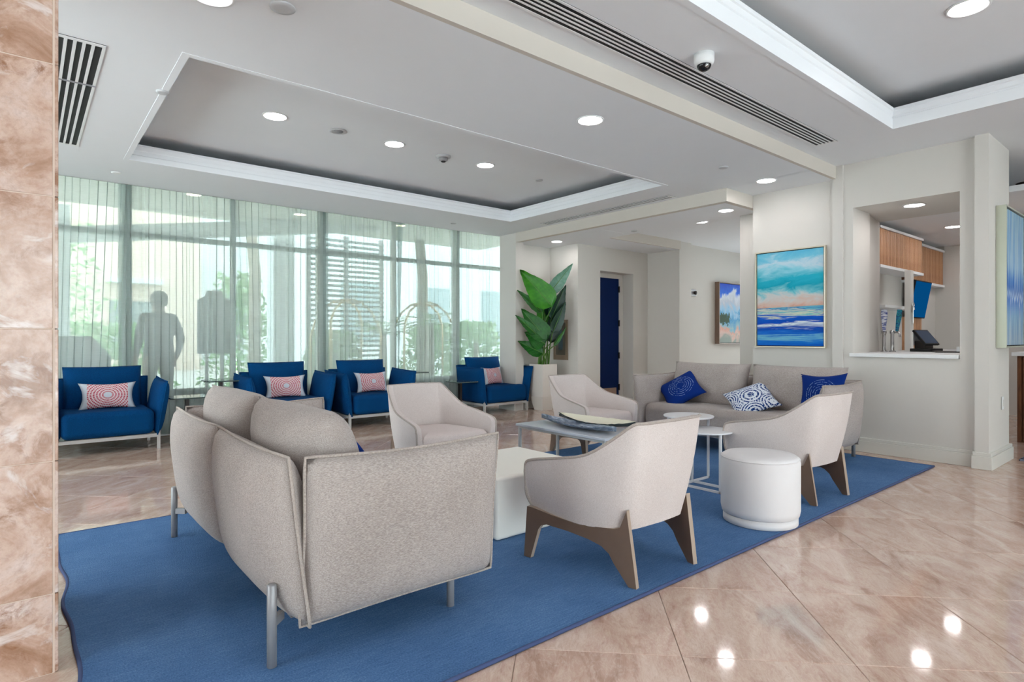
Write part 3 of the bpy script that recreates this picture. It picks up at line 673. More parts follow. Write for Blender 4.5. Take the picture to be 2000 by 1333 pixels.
# ---- cream tub chairs
def catmull(P, n):
    out = []
    for i in range(len(P)-1):
        p0 = Vector(P[max(i-1, 0)]); p1 = Vector(P[i]); p2 = Vector(P[i+1]); p3 = Vector(P[min(i+2, len(P)-1)])
        for k in range(n):
            s = k/n; out.append(.5*((2*p1) + (p2-p0)*s + (2*p0-5*p1+4*p2-p3)*s*s + (3*p1-p0-3*p2+p3)*s**3))
    out.append(Vector(P[-1])); return out
def make_tub():
    t = thing('tub_chair', 'x', 'chair', group='cream tub chairs')
    # local: faces +y
    top = [(-.354,.316,.37), (-.360,.312,.478), (-.363,.255,.512), (-.352,.08,.545), (-.322,-.08,.582), (-.288,-.215,.668), (-.256,-.310,.742), (-.20,-.345,.748), (0,-.362,.750)]
    bot = [(-.322,.305,.265), (-.322,.295,.258), (-.32,.22,.25), (-.308,.08,.238), (-.288,-.06,.232), (-.262,-.16,.235), (-.225,-.222,.24), (-.165,-.256,.245), (0,-.27,.247)]
    tp = catmull(top, 3); bt = catmull(bot, 3)
    tp = tp + [Vector((-p.x, p.y, p.z)) for p in tp[-2::-1]]; bt = bt + [Vector((-p.x, p.y, p.z)) for p in bt[-2::-1]]
    rows_o = []; rows_i = []; K = 6; th = .042
    for k in range(K+1):
        s = k/K; ro = []; ri = []
        for i in range(len(tp)):
            p = bt[i].lerp(tp[i], s); bul = .012*math.sin(math.pi*s)
            a = tp[max(i-1,0)]; c = tp[min(i+1, len(tp)-1)]; d = Vector((c.x-a.x, c.y-a.y, 0))
            if d.length < .02: d = Vector((0,-1,0)) if i < 5 else Vector((0,1,0))
            d.normalize(); nin = Vector((-d.y, d.x, 0))        # inward
            if i < 4: nin = Vector((1,0,0))
            if i > len(tp)-5: nin = Vector((-1,0,0))
            ro.append(tuple(p - nin*bul)); ri.append(tuple(p + nin*th))
        rows_o.append(ro); rows_i.append(ri)
    n = len(tp)
    loop = []
    for i in range(n):       # closed section per path point
        loop.append([r[i] for r in rows_o] + [r[i] for r in rows_i[::-1]])
    b = MB(); b.grid(loop, closed_u=True)
    m = 2*(K+1); b.f.append(tuple(range(m-1,-1,-1))); b.f.append(tuple((n-1)*m+k for k in range(m))); b.mi += [0,0]
    sh = b.build('shell', M['chair'], t, smooth=True); ed = sh.modifiers.new('e', 'EDGE_SPLIT'); ed.split_angle = R(55)
    pipe = [rows_o[k][0] for k in range(K)] + [rows_o[K][i] for i in range(n)] + [rows_o[k][-1] for k in range(K-1, -1, -1)]
    MB().tube(pipe, .007, 6).build('piping', M['sofa_pipe'], sh, smooth=True)
    # seat: bottom pan and crowned cushion
    ins = [Vector((p.x*.90, min(p.y, .30)*.92, 0)) for p in bt[1:-1]]
    rows = []
    for f, z in ((.0, .232), (.8, .232), (.97, .245), (1.0, .29), (1.0, .36), (.985, .395), (.93, .416), (.6, .428), (.0, .43)):
        rows.append([(p.x*f, .02 + (p.y-.02)*f + (.02*f if p.y > .2 else 0), z) for p in ins])
    MB().grid(rows, closed_u=True).build('seat_cushion', M['chair_seat'], t, smooth=True)
    # side frames: front leg, rail and rear leg with pointed fin
    for s in (-1, 1):
        prof = [(.335,0), (.292,0), (.243,.155), (.225,.18), (.19,.192), (.06,.186), (-.06,.172), (-.13,.155), (-.17,.128), (-.195,.09), (-.272,0), (-.312,0), (-.298,.10), (-.262,.345), (-.228,.262), (-.19,.248), (.0,.232), (.15,.245), (.28,.262), (.315,.262)]
        b = MB(); A = Vector((s*.343, .30, 0)); Bp = Vector((s*.228, -.31, 0)); d = (A - Bp).normalized(); cen = (A + Bp)/2
        nn = Vector((-d.y, d.x, 0)); mm = len(prof); tk = .013
        vs = [tuple(cen + d*q + nn*tk + Vector((0,0,z))) for q, z in prof] + [tuple(cen + d*q - nn*tk + Vector((0,0,z))) for q, z in prof]
        b.add(vs, [tuple(range(mm)), tuple(range(2*mm-1, mm-1, -1))]); b.cur = 1
        b.add(vs, [(i, i+mm, (i+1) % mm + mm, (i+1) % mm) for i in range(mm)])
        b.build('leg_frame', [M['taupe'], M['taupe_edge']], t)
    return t
tub = make_tub(); tub.location = (2.362, 2.0, .014); tub['label'] = 'cream tub chair seen from behind, nearest the camera beside the white cube'
dup(tub, (4.36, 2.045, .014), R(-3), 'cream tub chair seen from behind next to the round pouf')
dup(tub, (2.50, 3.97, .014), R(180), 'cream tub chair facing the camera behind the foreground sofa arm')
dup(tub, (4.30, 4.00, .014), R(178), 'cream tub chair facing the camera behind the coffee table')

# ---- rug
rg = thing('rug', 'large plain blue area rug under the seating group', 'rug')
x0, x1, y0, y1 = .14, 6.22, 1.64, 4.29
n = 60; rows = []
def edge(n, a, c, amp): return [a + (c-a)*i/n for i in range(n+1)]
ys = edge(70, y0, y1, 0)
rows = []
for j, y in enumerate(ys):
    wob = .010*math.sin(y*7.5 + .4) + .006*math.sin(y*13 + 1)
    rows.append([(x0 + wob if i == 0 else x0 + (x1-x0)*i/n, y, .013) for i in range(n+1)])
b = MB().grid(rows); b.box(x0 + .03, x1 - .002, y0 + .002, y1 - .002, .001, .0125)
b.build('pile', M['rug'], rg)
ring = [(r[0][0], r[0][1], .008) for r in rows] + [(p[0], p[1], .008) for p in rows[-1][1:]] + [(r[-1][0], r[-1][1], .008) for r in rows[-2::-1]] + [(p[0], p[1], .008) for p in rows[0][-2:0:-1]]
MB().tube(ring, .008, 6, closed=True).build('binding', M['rug_edge'], rg, smooth=True)

# ---- pouf, cube ottoman
po = thing('pouf', 'round white velvet pouf standing on the front edge of the rug', 'pouf', (3.52, 1.838, .014))
MB().lathe([(.21, .0), (.217, .004), (.217, .05)], 40).build('plinth', M['pouf'], po, smooth=True)
MB().lathe([(.212, .05), (.224, .058), (.23, .09), (.23, .375), (.224, .402), (.206, .415), (.13, .42), (0.001, .422)], 48).build('body', M['pouf'], po, smooth=True)
MB().tube([(.226*math.cos(a*math.pi/24), .226*math.sin(a*math.pi/24), .396) for a in range(48)], .004, 6, closed=True).build('seam', M['pouf'], po, smooth=True)
ot = thing('cube_ottoman', 'white upholstered cube ottoman beside the nearest tub chair', 'ottoman', (2.38, 2.91, .014), 0)
rbox('body', 'ottoman', ot, -.36, .36, -.335, .335, 0, .355, .022)
MB().tube([(-.352,-.327,.338),(.352,-.327,.338),(.352,.327,.338),(-.352,.327,.338)], .0035, 6, closed=True).build('seam', M['ottoman'], ot)

# ---- coffee table and leaf trays
ct = thing('coffee_table', 'low rectangular coffee table with thin pale top and slim metal legs', 'coffee table', (3.66, 3.53, .014))
MB().box(-.26, .26, -.53, .53, .345, .366).build('table_top', M['tabletop'], ct, bevel=.003, seg=1)
for x in (-.235, .235):
    for y in (-.50, .50): MB().box(-.011, .011, -.011, .011, 0, .345).build('leg', M['palemetal'], ct, loc=(x, y, 0))
    MB().box(x - .01, x + .01, -.50, .50, .325, .345).build('rail', M['palemetal'], ct)
def leaf_tray(name, label, mats, L, Wd, lift, loc, rz, tilt, seed):
    rnd = random.Random(seed); up = []; n = 26; mcols = 6
    for i in range(n+1):
        s = i/n; wv = Wd*(math.sin(math.pi*min(1, s*1.02 + .0))**.75)*(1 - .25*s) + .004 + rnd.uniform(-.008, .008); row = []
        for j in range(mcols+1):
            q = -1 + 2*j/mcols
            row.append((q*wv/2, L*(s-.5), lift*(2*s-1)**2 + .03*q*q + .004*rnd.random()))
        up.append(row)
    b = MB(); dn = [[(x, y, z - .009) for x, y, z in r] for r in up]
    b.grid(up); b.cur = 1; b.grid([r[::-1] for r in dn])
    rim_u = [r[0] for r in up] + up[-1][1:] + [r[-1] for r in up[-2::-1]] + up[0][-2:0:-1]; rim_d = [(x, y, z-.009) for x, y, z in rim_u]
    b.grid([rim_u, rim_d], closed_u=True)
    o = b.build(name, mats, smooth=True); o.matrix_world = T(*loc) @ Rz(rz) @ Ry(tilt); return tag(o, label, 'decorative tray', 'leaf trays on the coffee table')
def mat_slate():
    t = NT('grey_blue_glaze', .35, .5); n = t.noise(t.mapp(t.co(), scale=(3,1,1)), 9, 6, .65, .8)[0]
    t.color(t.ramp(n, [(.35, rgb(70,84,100)), (.5, rgb(112,126,146)), (.66, rgb(176,184,196))])); return t.m
M['slate'] = mat_slate(); M['creamglaze'] = plain('cream_glaze', rgb(222,216,196), .4, var=.06, sc=10); M['darkglaze'] = plain('dark_glaze', rgb(44,54,56), .4)
leaf_tray('leaf_tray', 'long grey-blue leaf shaped tray lying on the coffee table', [M['slate'], M['slate']], .98, .26, .028, (3.62, 3.52, .391), -6, 2, 3)
leaf_tray('leaf_tray', 'cream leaf shaped tray with dark underside beside the grey-blue one', [M['creamglaze'], M['darkglaze']], .86, .20, .03, (3.80, 3.46, .408), 2, -10, 5)

# ---- round nesting tables with sled legs
def round_table(label, x, y, z, r, rz, mat='whitemetal'):
    t = thing('side_table', label, 'side table', (x, y, .014), R(rz), 'round white nesting tables')
    MB().lathe([(r - .003, z - .012), (r, z - .009), (r, z - .002), (r - .003, z)], 48).build('table_top', M[mat], t)
    for s in (-1, 1):
        q = r*.84
        MB().bar((s*q*.45, -q, z-.012), (s*q*.45, -q, 0), .016).bar((s*q*.45, q, z-.012), (s*q*.45, q, 0), .016).bar((s*q*.45, -q-.008, .008), (s*q*.45, q+.008, .008), .016).build('sled_leg', M[mat], t)
    return t
round_table('lower round white side table with thin sled legs', 3.97, 2.50, .44, .20, 0)
round_table('taller round white side table behind the lower one', 4.10, 2.735, .515, .195, 90)

# ---- dark pedestal tables between the armchairs
def pedestal(label, x, y, z, rz=0, bx=0):
    t = thing('pedestal_table', label, 'side table', (x, y, 0), R(rz), 'dark pedestal tables')
    pts = []
    for cx, cy, a0 in ((.13,.13,0), (-.13,.13,90), (-.13,-.13,180), (.13,-.13,270)):
        pts += [(cx + .06*math.cos(R(a0 + k*15)), cy + .06*math.sin(R(a0 + k*15))) for k in range(7)]
    MB().prism(pts, z - .014, z).build('table_top', M['glass_dark'], t)
    MB().box(-.017, .017, .02, .08, .01, z - .014).build('column', M['dark'], t)
    MB().lathe([(.17, 0), (.17, .008), (.16, .012)], 36, M=T(bx, .04, 0)).build('base', M['dark'], t)
    return t
pedestal('low dark pedestal table between the first and second armchairs', 1.38, 7.26, .505)
pedestal('tall dark pedestal table left of the second armchair', 1.78, 7.50, .655)
pedestal('tall dark pedestal table right of the third armchair', 4.34, 7.52, .655)
pedestal('low dark pedestal table left of the corner armchair', 4.96, 7.15, .51)
pedestal('dark pedestal table hidden by the marble pillar, its round base showing under the leftmost armchair', -.10, 7.22, .50, 0, .15)

# ---- planter and bird of paradise plant
pl = thing('planter', 'tall faceted white planter standing in the niche', 'planter', (6.375, 6.925, 0))
def ringsq(hw, z): return [(-hw,-hw,z),(hw,-hw,z),(hw,hw,z),(-hw,hw,z)]
b = MB().grid([ringsq(.10, 0), ringsq(.155, .22), ringsq(.155, .73), ringsq(.138, .73), ringsq(.138, .67)], closed_u=True); b.add(ringsq(.10, 0), [(3,2,1,0)])
b.build('pot', M['planter'], pl); MB().box(-.14, .14, -.14, .14, .655, .672).build('soil', M['soil'], pl)
plant = thing('potted_plant', 'tall leafy bird of paradise plant growing in the white planter', 'plant', (6.375, 6.925, .67))
# each leaf: tip and blade-base as (sideways, height) metres seen from the room, depth towards the room, width, material, facing
kx = .0081
pu = proj((6.375, 6.925, 1.2))[0]
def pix(u, v): return ((u - pu)*kx, (660 - v)*kx + 1.15 - .67)
LEAVES = [((1015,528), (1077,600), .02, .27, 'leaf_bright', 8), ((1120,515), (1073,572), -.10, .15, 'leaf_pale', 40), ((1011,567), (1057,612), .06, .12, 'leaf', 62),
          ((1106,558), (1076,624), -.06, .17, 'leaf_dark', 45), ((1105,591), (1078,650), .02, .14, 'leaf_dark', 55), ((1018,604), (1066,664), .10, .22, 'leaf', 25),
          ((1007,616), (1044,652), .14, .10, 'leaf', 55), ((1024,649), (1063,672), .12, .20, 'leaf', 30), ((1011,666), (1058,690), .10, .16, 'leaf', 35),
          ((1056,560), (1066,640), -.04, .18, 'leaf_bright', 30), ((1082,600), (1076,670), -.08, .16, 'leaf_dark', 25), ((1106,640), (1080,676), .06, .05, 'leaf', 60),
          ((1070,560), (1074,620), -.02, .12, 'leaf_dark', 30)]
for k, (tip, bs, dep, wd, mt, tw) in enumerate(LEAVES):
    a, az = pix(*bs); c, cz = pix(*tip); toward = -Fw; dep += .14 if c > .1 else (.17 if c < -.15 else .04)
    pb = Rt*a + toward*dep + Vector((0,0,az)); pt = Rt*c + toward*(dep + .02) + Vector((0,0,cz))
    root = Rt*((k % 5 - 2)*.042) + toward*((k % 3 - 1)*.03) + Vector((0, 0, .0))
    mid = root.lerp(pb, .55) + Vector((0,0,.03)) - (pb - root).cross(Vector((0,0,1)))*.0
    stalk = catmull([root, Vector((root.x*.6 + pb.x*.4, root.y*.6 + pb.y*.4, root.z*.35 + pb.z*.65)), pb], 5)
    # blade along pb->pt
    d = pt - pb; L = d.length; d.normalize(); side = d.cross(toward).normalized(); nrm = side.cross(d).normalized()
    side = (Matrix.Rotation(R(tw*.45), 3, d) @ side); nrm = side.cross(d).normalized()
    rows_u = []; rows_d = []; n = 14
    for i in range(n+1):
        s = i/n; wv = 1.55*wd*(.06 + 1.0*math.sin(math.pi*(s**.62))**.9*(1 - .35*s)) if 0 < i < n else .006
        cen = Vector((0, L*s, -.10*L*s*s)); ru = []
        for j in range(7):
            q = -1 + j/3; tear = .012*(((i*7 + j*3 + k) % 5) - 2)/2 if abs(q) > .9 else 0
            ru.append((q*wv/2 + tear*.3, cen.y, cen.z + .16*wd*abs(q)**1.4))
        rows_u.append(ru); rows_d.append([(x, y, z - .003) for x, y, z in ru][::-1])
    b = MB(); b.grid(rows_u); b.grid(rows_d)
    lf = b.build('leaf', M[mt], plant, smooth=True)
    LM = Matrix(((side.x, d.x, nrm.x, pb.x), (side.y, d.y, nrm.y, pb.y), (side.z, d.z, nrm.z, pb.z), (0,0,0,1)))
    lf.matrix_local = LM; inv = LM.inverted()
    MB().tube([tuple(inv @ p) for p in stalk], [.014 - .008*i/(len(stalk)-1) for i in range(len(stalk))], 8).build('stalk', M['stem'], lf, smooth=True)
    MB().tube([(0, L*s/6, -.10*L*(s/6)**2 + .001) for s in range(7)], [.006 - .0008*s for s in range(7)], 6).build('midrib', M['stem'], lf, smooth=True)

# ---- recessed cabinet in the niche, wall box in the corridor
fc = thing('extinguisher_cabinet', 'bronze framed recessed wall cabinet with glass front behind the plant', 'wall cabinet', (6.825, 6.985, 1.115))
M['bronze'] = plain('brushed_bronze', rgb(150,132,112), .4, .6)
MB().box(-.012, .006, -.165, -.115, -.33, .33).box(-.012, .006, .115, .165, -.33, .33).box(-.012, .006, -.115, .115, .28, .33).box(-.012, .006, -.115, .115, -.33, -.25).build('frame', M['bronze'], fc, bevel=.002, seg=1)
MB().box(-.004, .004, -.115, .115, -.25, .28).build('glass_panel', plain('dark_cabinet_glass', rgb(92,88,78), .1), fc)
MB().lathe([(.045, -.17), (.05, -.15), (.05, .10), (.03, .15), (.012, .17), (.012, .2)], 20, M=T(-.006, 0, 0) @ Matrix.Diagonal((.15, 1, 1, 1))).build('cylinder', plain('cylinder_grey', rgb(60,82,92), .3), fc, smooth=True)
wb = thing('wall_box', 'small grey metal box on the corridor wall left of the beach painting', 'wall box', (9.12, 6.03, 1.945))
MB().box(-.10, .08, -.05, 0, -.06, .06).build('body', M['greymetal'], wb, bevel=.004, seg=1); MB().lathe([(.03, 0), (.035, .03), (.02, .04)], 16, M=T(.03, -.05, 0) @ Rx(90)).build('knob', M['dark'], wb, smooth=True)

# ---- paintings
def painting(name, label, Wd, Hh, mat, M4, fmat, dep=.045):
    t = thing(name, label, 'painting', group='framed seaside paintings'); t.matrix_world = M4
    f = .014
    MB().box(-Wd/2, -Wd/2+f, -dep, 0, -Hh/2, Hh/2).box(Wd/2-f, Wd/2, -dep, 0, -Hh/2, Hh/2).box(-Wd/2+f, Wd/2-f, -dep, 0, -Hh/2, -Hh/2+f).box(-Wd/2+f, Wd/2-f, -dep, 0, Hh/2-f, Hh/2).build('frame', fmat, t)
    MB().box(-Wd/2+f, Wd/2-f, -dep*.45, -.002, -Hh/2+f, Hh/2-f).build('backing', M['black'], t)
    g = f + .008
    MB().box(-Wd/2+g, Wd/2-g, -dep*.8, -dep*.45, -Hh/2+g, Hh/2-g).build('canvas', mat, t)
M['goldframe'] = plain('champagne_frame', rgb(206,196,176), .35, .3); M['darkframe'] = plain('umber_frame', rgb(132,108,92), .45); M['silverframe'] = plain('pale_green_frame', rgb(190,194,176), .35, .3)
painting('painting', 'large framed seascape with turquoise sky above the far sofa', .77, 1.085, mat_sea('seascape_canvas', .74, 1.06), T(6.513, 3.05, 1.583) @ Rz(-90), M['goldframe'])
painting('painting', 'framed beach and cloud painting on the corridor far wall', 1.15, 1.15, mat_beach('beach_canvas', 1.12, 1.12), T(10.46, 6.028, 1.61), M['darkframe'], .09)
painting('painting', 'tall narrow blue dripping abstract painting on the pier at the right', .80, 1.27, mat_drip('drip_canvas', .77, 1.24), T(7.085, 1.298, 1.695), M['silverframe'], .075)
sw = thing('wall_switch', 'slim white wall outlet plate low on the pier', 'outlet', (6.92, 1.297, .55))
MB().box(-.035, .035, -.006, 0, -.06, .06).build('plate', M['white'], sw, bevel=.002, seg=1); MB().box(-.012, .012, -.009, -.006, -.03, .03).build('rocker', M['base'], sw)

# ================================================================== BAR BEHIND THE HATCH
hs = thing('hatch_sill', 'white stone counter sill of the serving hatch', 'counter')
MB().prism([(6.462, 1.525), (7.9, 1.525), (7.9, 2.55), (7.56, 2.513), (6.95, 2.428), (6.507, 2.408), (6.462, 2.43)], .957, .993).build('slab', M['white'], hs, bevel=.003, seg=1)
MB().box(7.5, 7.85, 1.42, 1.78, .993, 1.055).build('upstand', M['white'], hs)
bcn = thing('back_counter', 'white counter along the bar wall behind the hatch', 'counter')
MB().box(7.9, 11.24, 2.2, 2.94, .93, .97).build('worktop', M['white'], bcn, bevel=.003, seg=1); MB().box(7.95, 11.24, 2.25, 2.94, 0, .93).build('cabinet_body', M['wall'], bcn)
wall('wall_bar_back', 11.25, 11.4, 1.0, 3.0, 0, 3.2)
def slat_cab(label, x0, x1, y0, y1, z0, z1, pitch):
    t = thing('wall_cabinet', label, 'cabinet', ((x0+x1)/2, y0, z0), 0, 'slatted bar cabinets'); L = x1 - x0; h = z1 - z0
    MB().box(-L/2, L/2, .014, y1-y0, .0, h).build('body', M['oak_gap'], t)
    MB().box(-L/2-.0, L/2 + .015, -.02, y1-y0, h, h + .03).build('top_trim', M['white'], t); MB().box(-L/2, L/2 + .015, -.02, y1-y0, -.035, 0).build('bottom_trim', M['white'], t)
    n = int(L/pitch); me = None
    for k in range(n):
        xx = -L/2 + (k+.5)*L/n; q = MB().box(-pitch*.34, pitch*.34, 0, .015, .002, h-.002).build('slat', M['oak'], t, loc=(xx, 0, 0)) if me is None else None
        if q: me = q
        else:
            c = me.copy(); COL.objects.link(c); c.location = (xx, 0, 0)
    MB().box(L/2 - .003, L/2 + .003, .0, y1-y0, .0, h).build('end_panel', M['oak'], t)
slat_cab('oak slatted wall cabinet with white trim, nearer of the two over the bar', 8.05, 9.66, 2.69, 2.95, 2.05, 2.50, .05)
slat_cab('oak slatted wall cabinet at the back of the bar', 9.70, 11.22, 2.84, 2.95, 1.98, 2.50, .06)
colm = wall('wall_bar_column', 8.66, 8.78, 2.535, 2.60, .97, 2.01)
sh = MB().box(8.3, 9.4, 2.70, 2.95, 1.53, 1.565).build('bar_shelf', M['white']); tag(sh, 'white shelf behind the beer taps', 'shelf')
tv = thing('wall_screen', 'blue screen tilted down from the rear bar cabinet', 'screen', (10.0, 2.80, 1.70))
MB().box(-.35, .35, -.0, .045, -.27, .27, Rx(10)).build('housing', M['black'], tv, bevel=.004, seg=1); MB().box(-.335, .335, -.004, .001, -.255, .255, Rx(10)).build('display', emit('blue_display', rgb(4,74,128), .55), tv); MB().bar((0, .03, .2), (0, .12, .3), .03).build('bracket', M['black'], tv)
wp = MB().box(9.72, 10.4, 2.90, 2.955, .97, 1.45).build('splash_panel', M['oak']); tag(wp, 'oak splash panel under the blue screen', 'panel')
ky = thing('key_ring', 'key ring and bottle opener hanging on the white bar column', 'keys', (8.72, 2.53, 1.55), R(90))
MB().tube([(-.008, .045*math.cos(a*math.pi/10), .03*math.sin(a*math.pi/10) + .02) for a in range(20)], .004, 6, closed=True).build('ring', M['steel'], ky, smooth=True)
MB().box(-.012, -.006, -.012, .012, -.22, -.01).build('opener', M['steel'], ky, bevel=.003, seg=1); MB().box(-.012, -.006, .02, .045, -.08, -.0).build('key', M['steel'], ky)
def tap(label, x, y, hm1, rot):
    t = thing('beer_tap', label, 'beer tap', (x, y, .993), R(rot), 'beer taps on the hatch counter')
    MB().lathe([(.035, 0), (.035, .008), (.02, .012), (.018, .02), (.018, .20), (.026, .205), (.026, .23), (.0181, .242)], 24).build('column', M['steel'], t, smooth=True)
    MB().tube([(0, 0, .218), (0, -.06, .218), (0, -.085, .205), (0, -.09, .165)], .011, 10).build('spout', M['steel'], t, smooth=True)
    h = MB().prism([(-.014, 0), (.014, 0), (.032, .17), (.028, .24), (-.028, .24), (-.032, .17)], -.011, .011, T(0, -.055, .23) @ Rx(90 + 8)).build('tap_handle', hm1, t, bevel=.004, seg=2)
    return t
def mat_label(a, bcol, c3):
    t = NT('tap_label', .4); n = t.noise(t.mapp(t.co(), scale=(1,1,3)), 18, 3, .6, .5)[0]; t.color(t.ramp(n, [(.4, a), (.52, bcol), (.66, c3)])); return t.m
tap('chrome beer tap with white and navy handle', 7.41, 2.425, mat_label(rgb(36,62,150), rgb(200,206,222), rgb(226,228,236)), -70)
tap('chrome beer tap with teal handle', 7.48, 2.365, mat_label(rgb(20,80,140), rgb(40,160,190), rgb(30,110,90)), -20)
pt = thing('point_of_sale_terminal', 'black touchscreen till terminal with a paper behind it on the counter', 'till', (7.84, 2.14, .993), R(-10))
MB().box(-.13, .13, -.11, .11, 0, .035).build('base', M['black'], pt, bevel=.006); MB().box(-.09, .09, -.03, .08, .035, .12).build('printer_body', M['dark'], pt, bevel=.006)
MB().box(-.15, .15, -.012, .012, 0, .21, T(0, -.06, .075) @ Rx(-38)).build('screen_housing', M['black'], pt, bevel=.004); MB().box(-.135, .135, -.0135, -.0115, .015, .195, T(0, -.06, .075) @ Rx(-38)).build('display', plain('till_display', rgb(66,84,110), .1), pt)
MB().box(-.10, .10, .085, .088, .07, .23).build('paper', M['white'], pt)
dt = MB().box(-.2, .2, -.16, .16, 0, .012).build('bar_mat', M['dark'], bevel=.003, loc=(7.62, 1.85, .993), rot=(0,0,R(20))); tag(dt, 'dark low bar mat in front of the till on the hatch counter', 'bar mat')

# ---- bar front, pendant and carpet past the pier
bf = thing('bar_counter', 'bar counter end clad in vertical walnut slats past the pier', 'bar counter', (8.4, .6, 0))
MB().box(.02, .7, -.95, .85, 0, .95).build('body', M['oak_gap'], bf); MB().box(-.04, .74, -.99, .89, .95, .99).build('worktop', M['white'], bf, bevel=.003, seg=1)
s0 = None
for k in range(40):
    y = -.93 + k*.045
    if s0 is None: s0 = MB().box(0, .021, -.016, .016, .02, .945).build('slat', M['walnut'], bf, loc=(0, y, 0))
    else: c = s0.copy(); COL.objects.link(c); c.location = (0, y, 0)
pe = thing('pendant_lamp', 'glass pendant lamp hanging past the pier at the right edge', 'pendant lamp', (8.86, 1.45, ZM), 0)
MB().lathe([(.09, 0), (.09, -.02), (.02, -.03)], 24).build('canopy', M['dark'], pe, smooth=True); MB().tube([(0,0,-.02), (0,0,-.44)], .006, 8).build('cord', M['black'], pe)
MB().lathe([(.02, -.42), (.085, -.45), (.09, -.52)], 24, cap=False).build('cap', M['dark'], pe, smooth=True)
MB().lathe([(.09, -.52), (.10, -.62), (.098, -.72)], 24, cap=False).build('glass_shade', mat_glass('amber_glass', (.96, .84, .72, 1)), pe, smooth=True)
MB().lathe([(.001, -.545), (.03, -.57), (.035, -.61), (.001, -.66)], 16, cap=False).build('bulb', emit('warm_bulb', (1, .78, .5, 1), 14), pe, smooth=True)
cp = MB().box(7.15, 8.35, -2.2, 1.22, .001, .012).build('bar_carpet', mat_stripe()); tag(cp, 'dark striped carpet in front of the bar', 'carpet')

# ================================================================== SHEER CURTAINS
def curtain(label, x0, x1, yc, seed, taper0=0, taper1=0):
    rnd = random.Random(seed); t = thing('sheer_curtain', label, 'curtain', group='sheer curtains along the window wall')
    L = x1 - x0; pts = []; x = x0; ph = 0.0
    while x < x1:
        lam = rnd.choice((.055, .075, .09, .12, .16)); amp = rnd.uniform(.012, .026); ov = rnd.uniform(.6, 1.7)
        for k in range(10):
            s = k/10; pts.append((x + lam*s + ov*lam/(4*math.pi)*math.sin(4*math.pi*s), amp*math.sin(2*math.pi*s), s))
        x += lam
    rows = []
    for z in (.02, .25, .55, 1.0, 1.6, 2.2, 2.7, 3.0):
        row = []
        for (x, a, q) in pts:
            s = min(1, max(0, (x - x0)/L)); dz = max(0, (1 - z/2.9))
            xx = x + taper0*dz*max(0, 1 - s*3.5) - taper1*dz*max(0, 1 - (1-s)*3.5) + .012*dz*math.sin(9*x)
            row.append((min(max(xx, x0), x1), yc + a*(.75 + .5*dz) + .015*math.sin(6*x), z))
        rows.append(row)
    MB().grid(rows).build('cloth', M['curtain'], t, smooth=True)
    # hem band and heading tape
    hem = [[(x, y - .002, z) for x, y, z in r] for r in rows[:1]] + [[(x, y - .002, .13) for x, y, z in rows[0]]]
    MB().grid(hem).build('hem', M['curtain'], t, smooth=True)
    MB().box(x0, x1, yc - .02, yc + .02, 2.985, 3.012).build('track', M['white'], t)
    return t
YC = 7.88
curtain('sheer white curtain next to the marble pillar, leftmost panel', -3.1, .88, YC, 1, 0, .12)
curtain('sheer white curtain behind the gap between the first two armchairs', .80, 2.02, YC + .02, 2, .0, .0)
curtain('sheer white curtain behind the second armchair', 1.95, 3.22, YC, 3, .14, .0)
curtain('sheer white curtain behind the third armchair', 3.10, 4.40, YC + .02, 4, .0, .10)
curtain('sheer white curtain in front of the far right window, ending at the corner', 4.30, 6.45, YC, 5, .0, .0)

# ================================================================== OUTSIDE THE WINDOW
M['paving'] = plain('driveway', rgb(206,204,198), .85, var=.06, sc=2); M['stucco'] = plain('white_stucco', rgb(226,232,234), .85, var=.02); M['canopy'] = plain('canopy_soffit', rgb(226,222,212), .8)
M['outgreen'] = plain('garden_leaves', rgb(138,176,122), .7, var=.5, sc=5); M['trunk'] = plain('palm_trunk', rgb(150,140,124), .8, var=.2)
M['suit'] = plain('dark_clothes', rgb(58,60,66), .9); M['skin'] = plain('skin', rgb(176,130,106), .6); M['hair'] = plain('dark_hair', rgb(36,30,28), .8); M['brass'] = plain('polished_brass', rgb(214,180,120), .25, .9)
gd = MB().box(-14, 24, 8.15, 40, -.2, -.03).build('ground_outside', M['paving']); struct(gd, 'pale paved driveway outside the window')
cn = MB().box(-3.2, 8.4, 8.3, 11.4, 3.25, 3.5).build('canopy_outside', M['canopy']); struct(cn, 'entrance canopy soffit outside the window')
struct(MB().bar((-1.2, 12.3, 2.6), (5.2, 10.2, 3.3), .14, .25).build('trim_canopy_beam', M['stucco']), 'sloping white canopy beam')
for x, y in ((.35, 11.8), (3.9, 11.9)):
    o = MB().box(x - .2, x + .2, y - .2, y + .2, -.05, 3.25).build('canopy_column', M['stucco']); tag(o, 'square white canopy column outside the %s' % ('left part of the window' if x < 2 else 'middle of the window'), 'column')
for x, y, z, lab in ((1.9, 9.6, 3.25, 'left'), (3.6, 10.0, 3.25, 'middle'), (5.4, 9.8, 3.25, 'right')):
    t = thing('canopy_light', 'round canopy downlight outside, %s one seen through the curtain' % lab, 'ceiling light', (x, y, z), 0, 'canopy downlights')
    MB().lathe([(.10, 0), (.12, -.004), (.12, -.012), (.10, -.012)], 24, cap=False).build('trim_ring', M['white'], t, smooth=True); MB().lathe([(.10, -.002), (.1, -.006)], 24).build('lens', emit('canopy_lens', (1, .8, .55, 1), 9), t)
bl = thing('building', 'white stucco wing of the building outside at the right', 'building', (9.5, 17, 0))
MB().box(-3.2, 9, -.2, 6, -.1, 6.5).build('wall', M['stucco'], bl)
for k in range(3): MB().box(-2.2 + k*2.6, -1.0 + k*2.6, -.26, -.19, 1.0, 2.8).build('window', plain('far_window_glass', rgb(150,170,176), .2), bl)
b2 = thing('building', 'low peach building with balconies across the driveway', 'building', (-3, 24, 0))
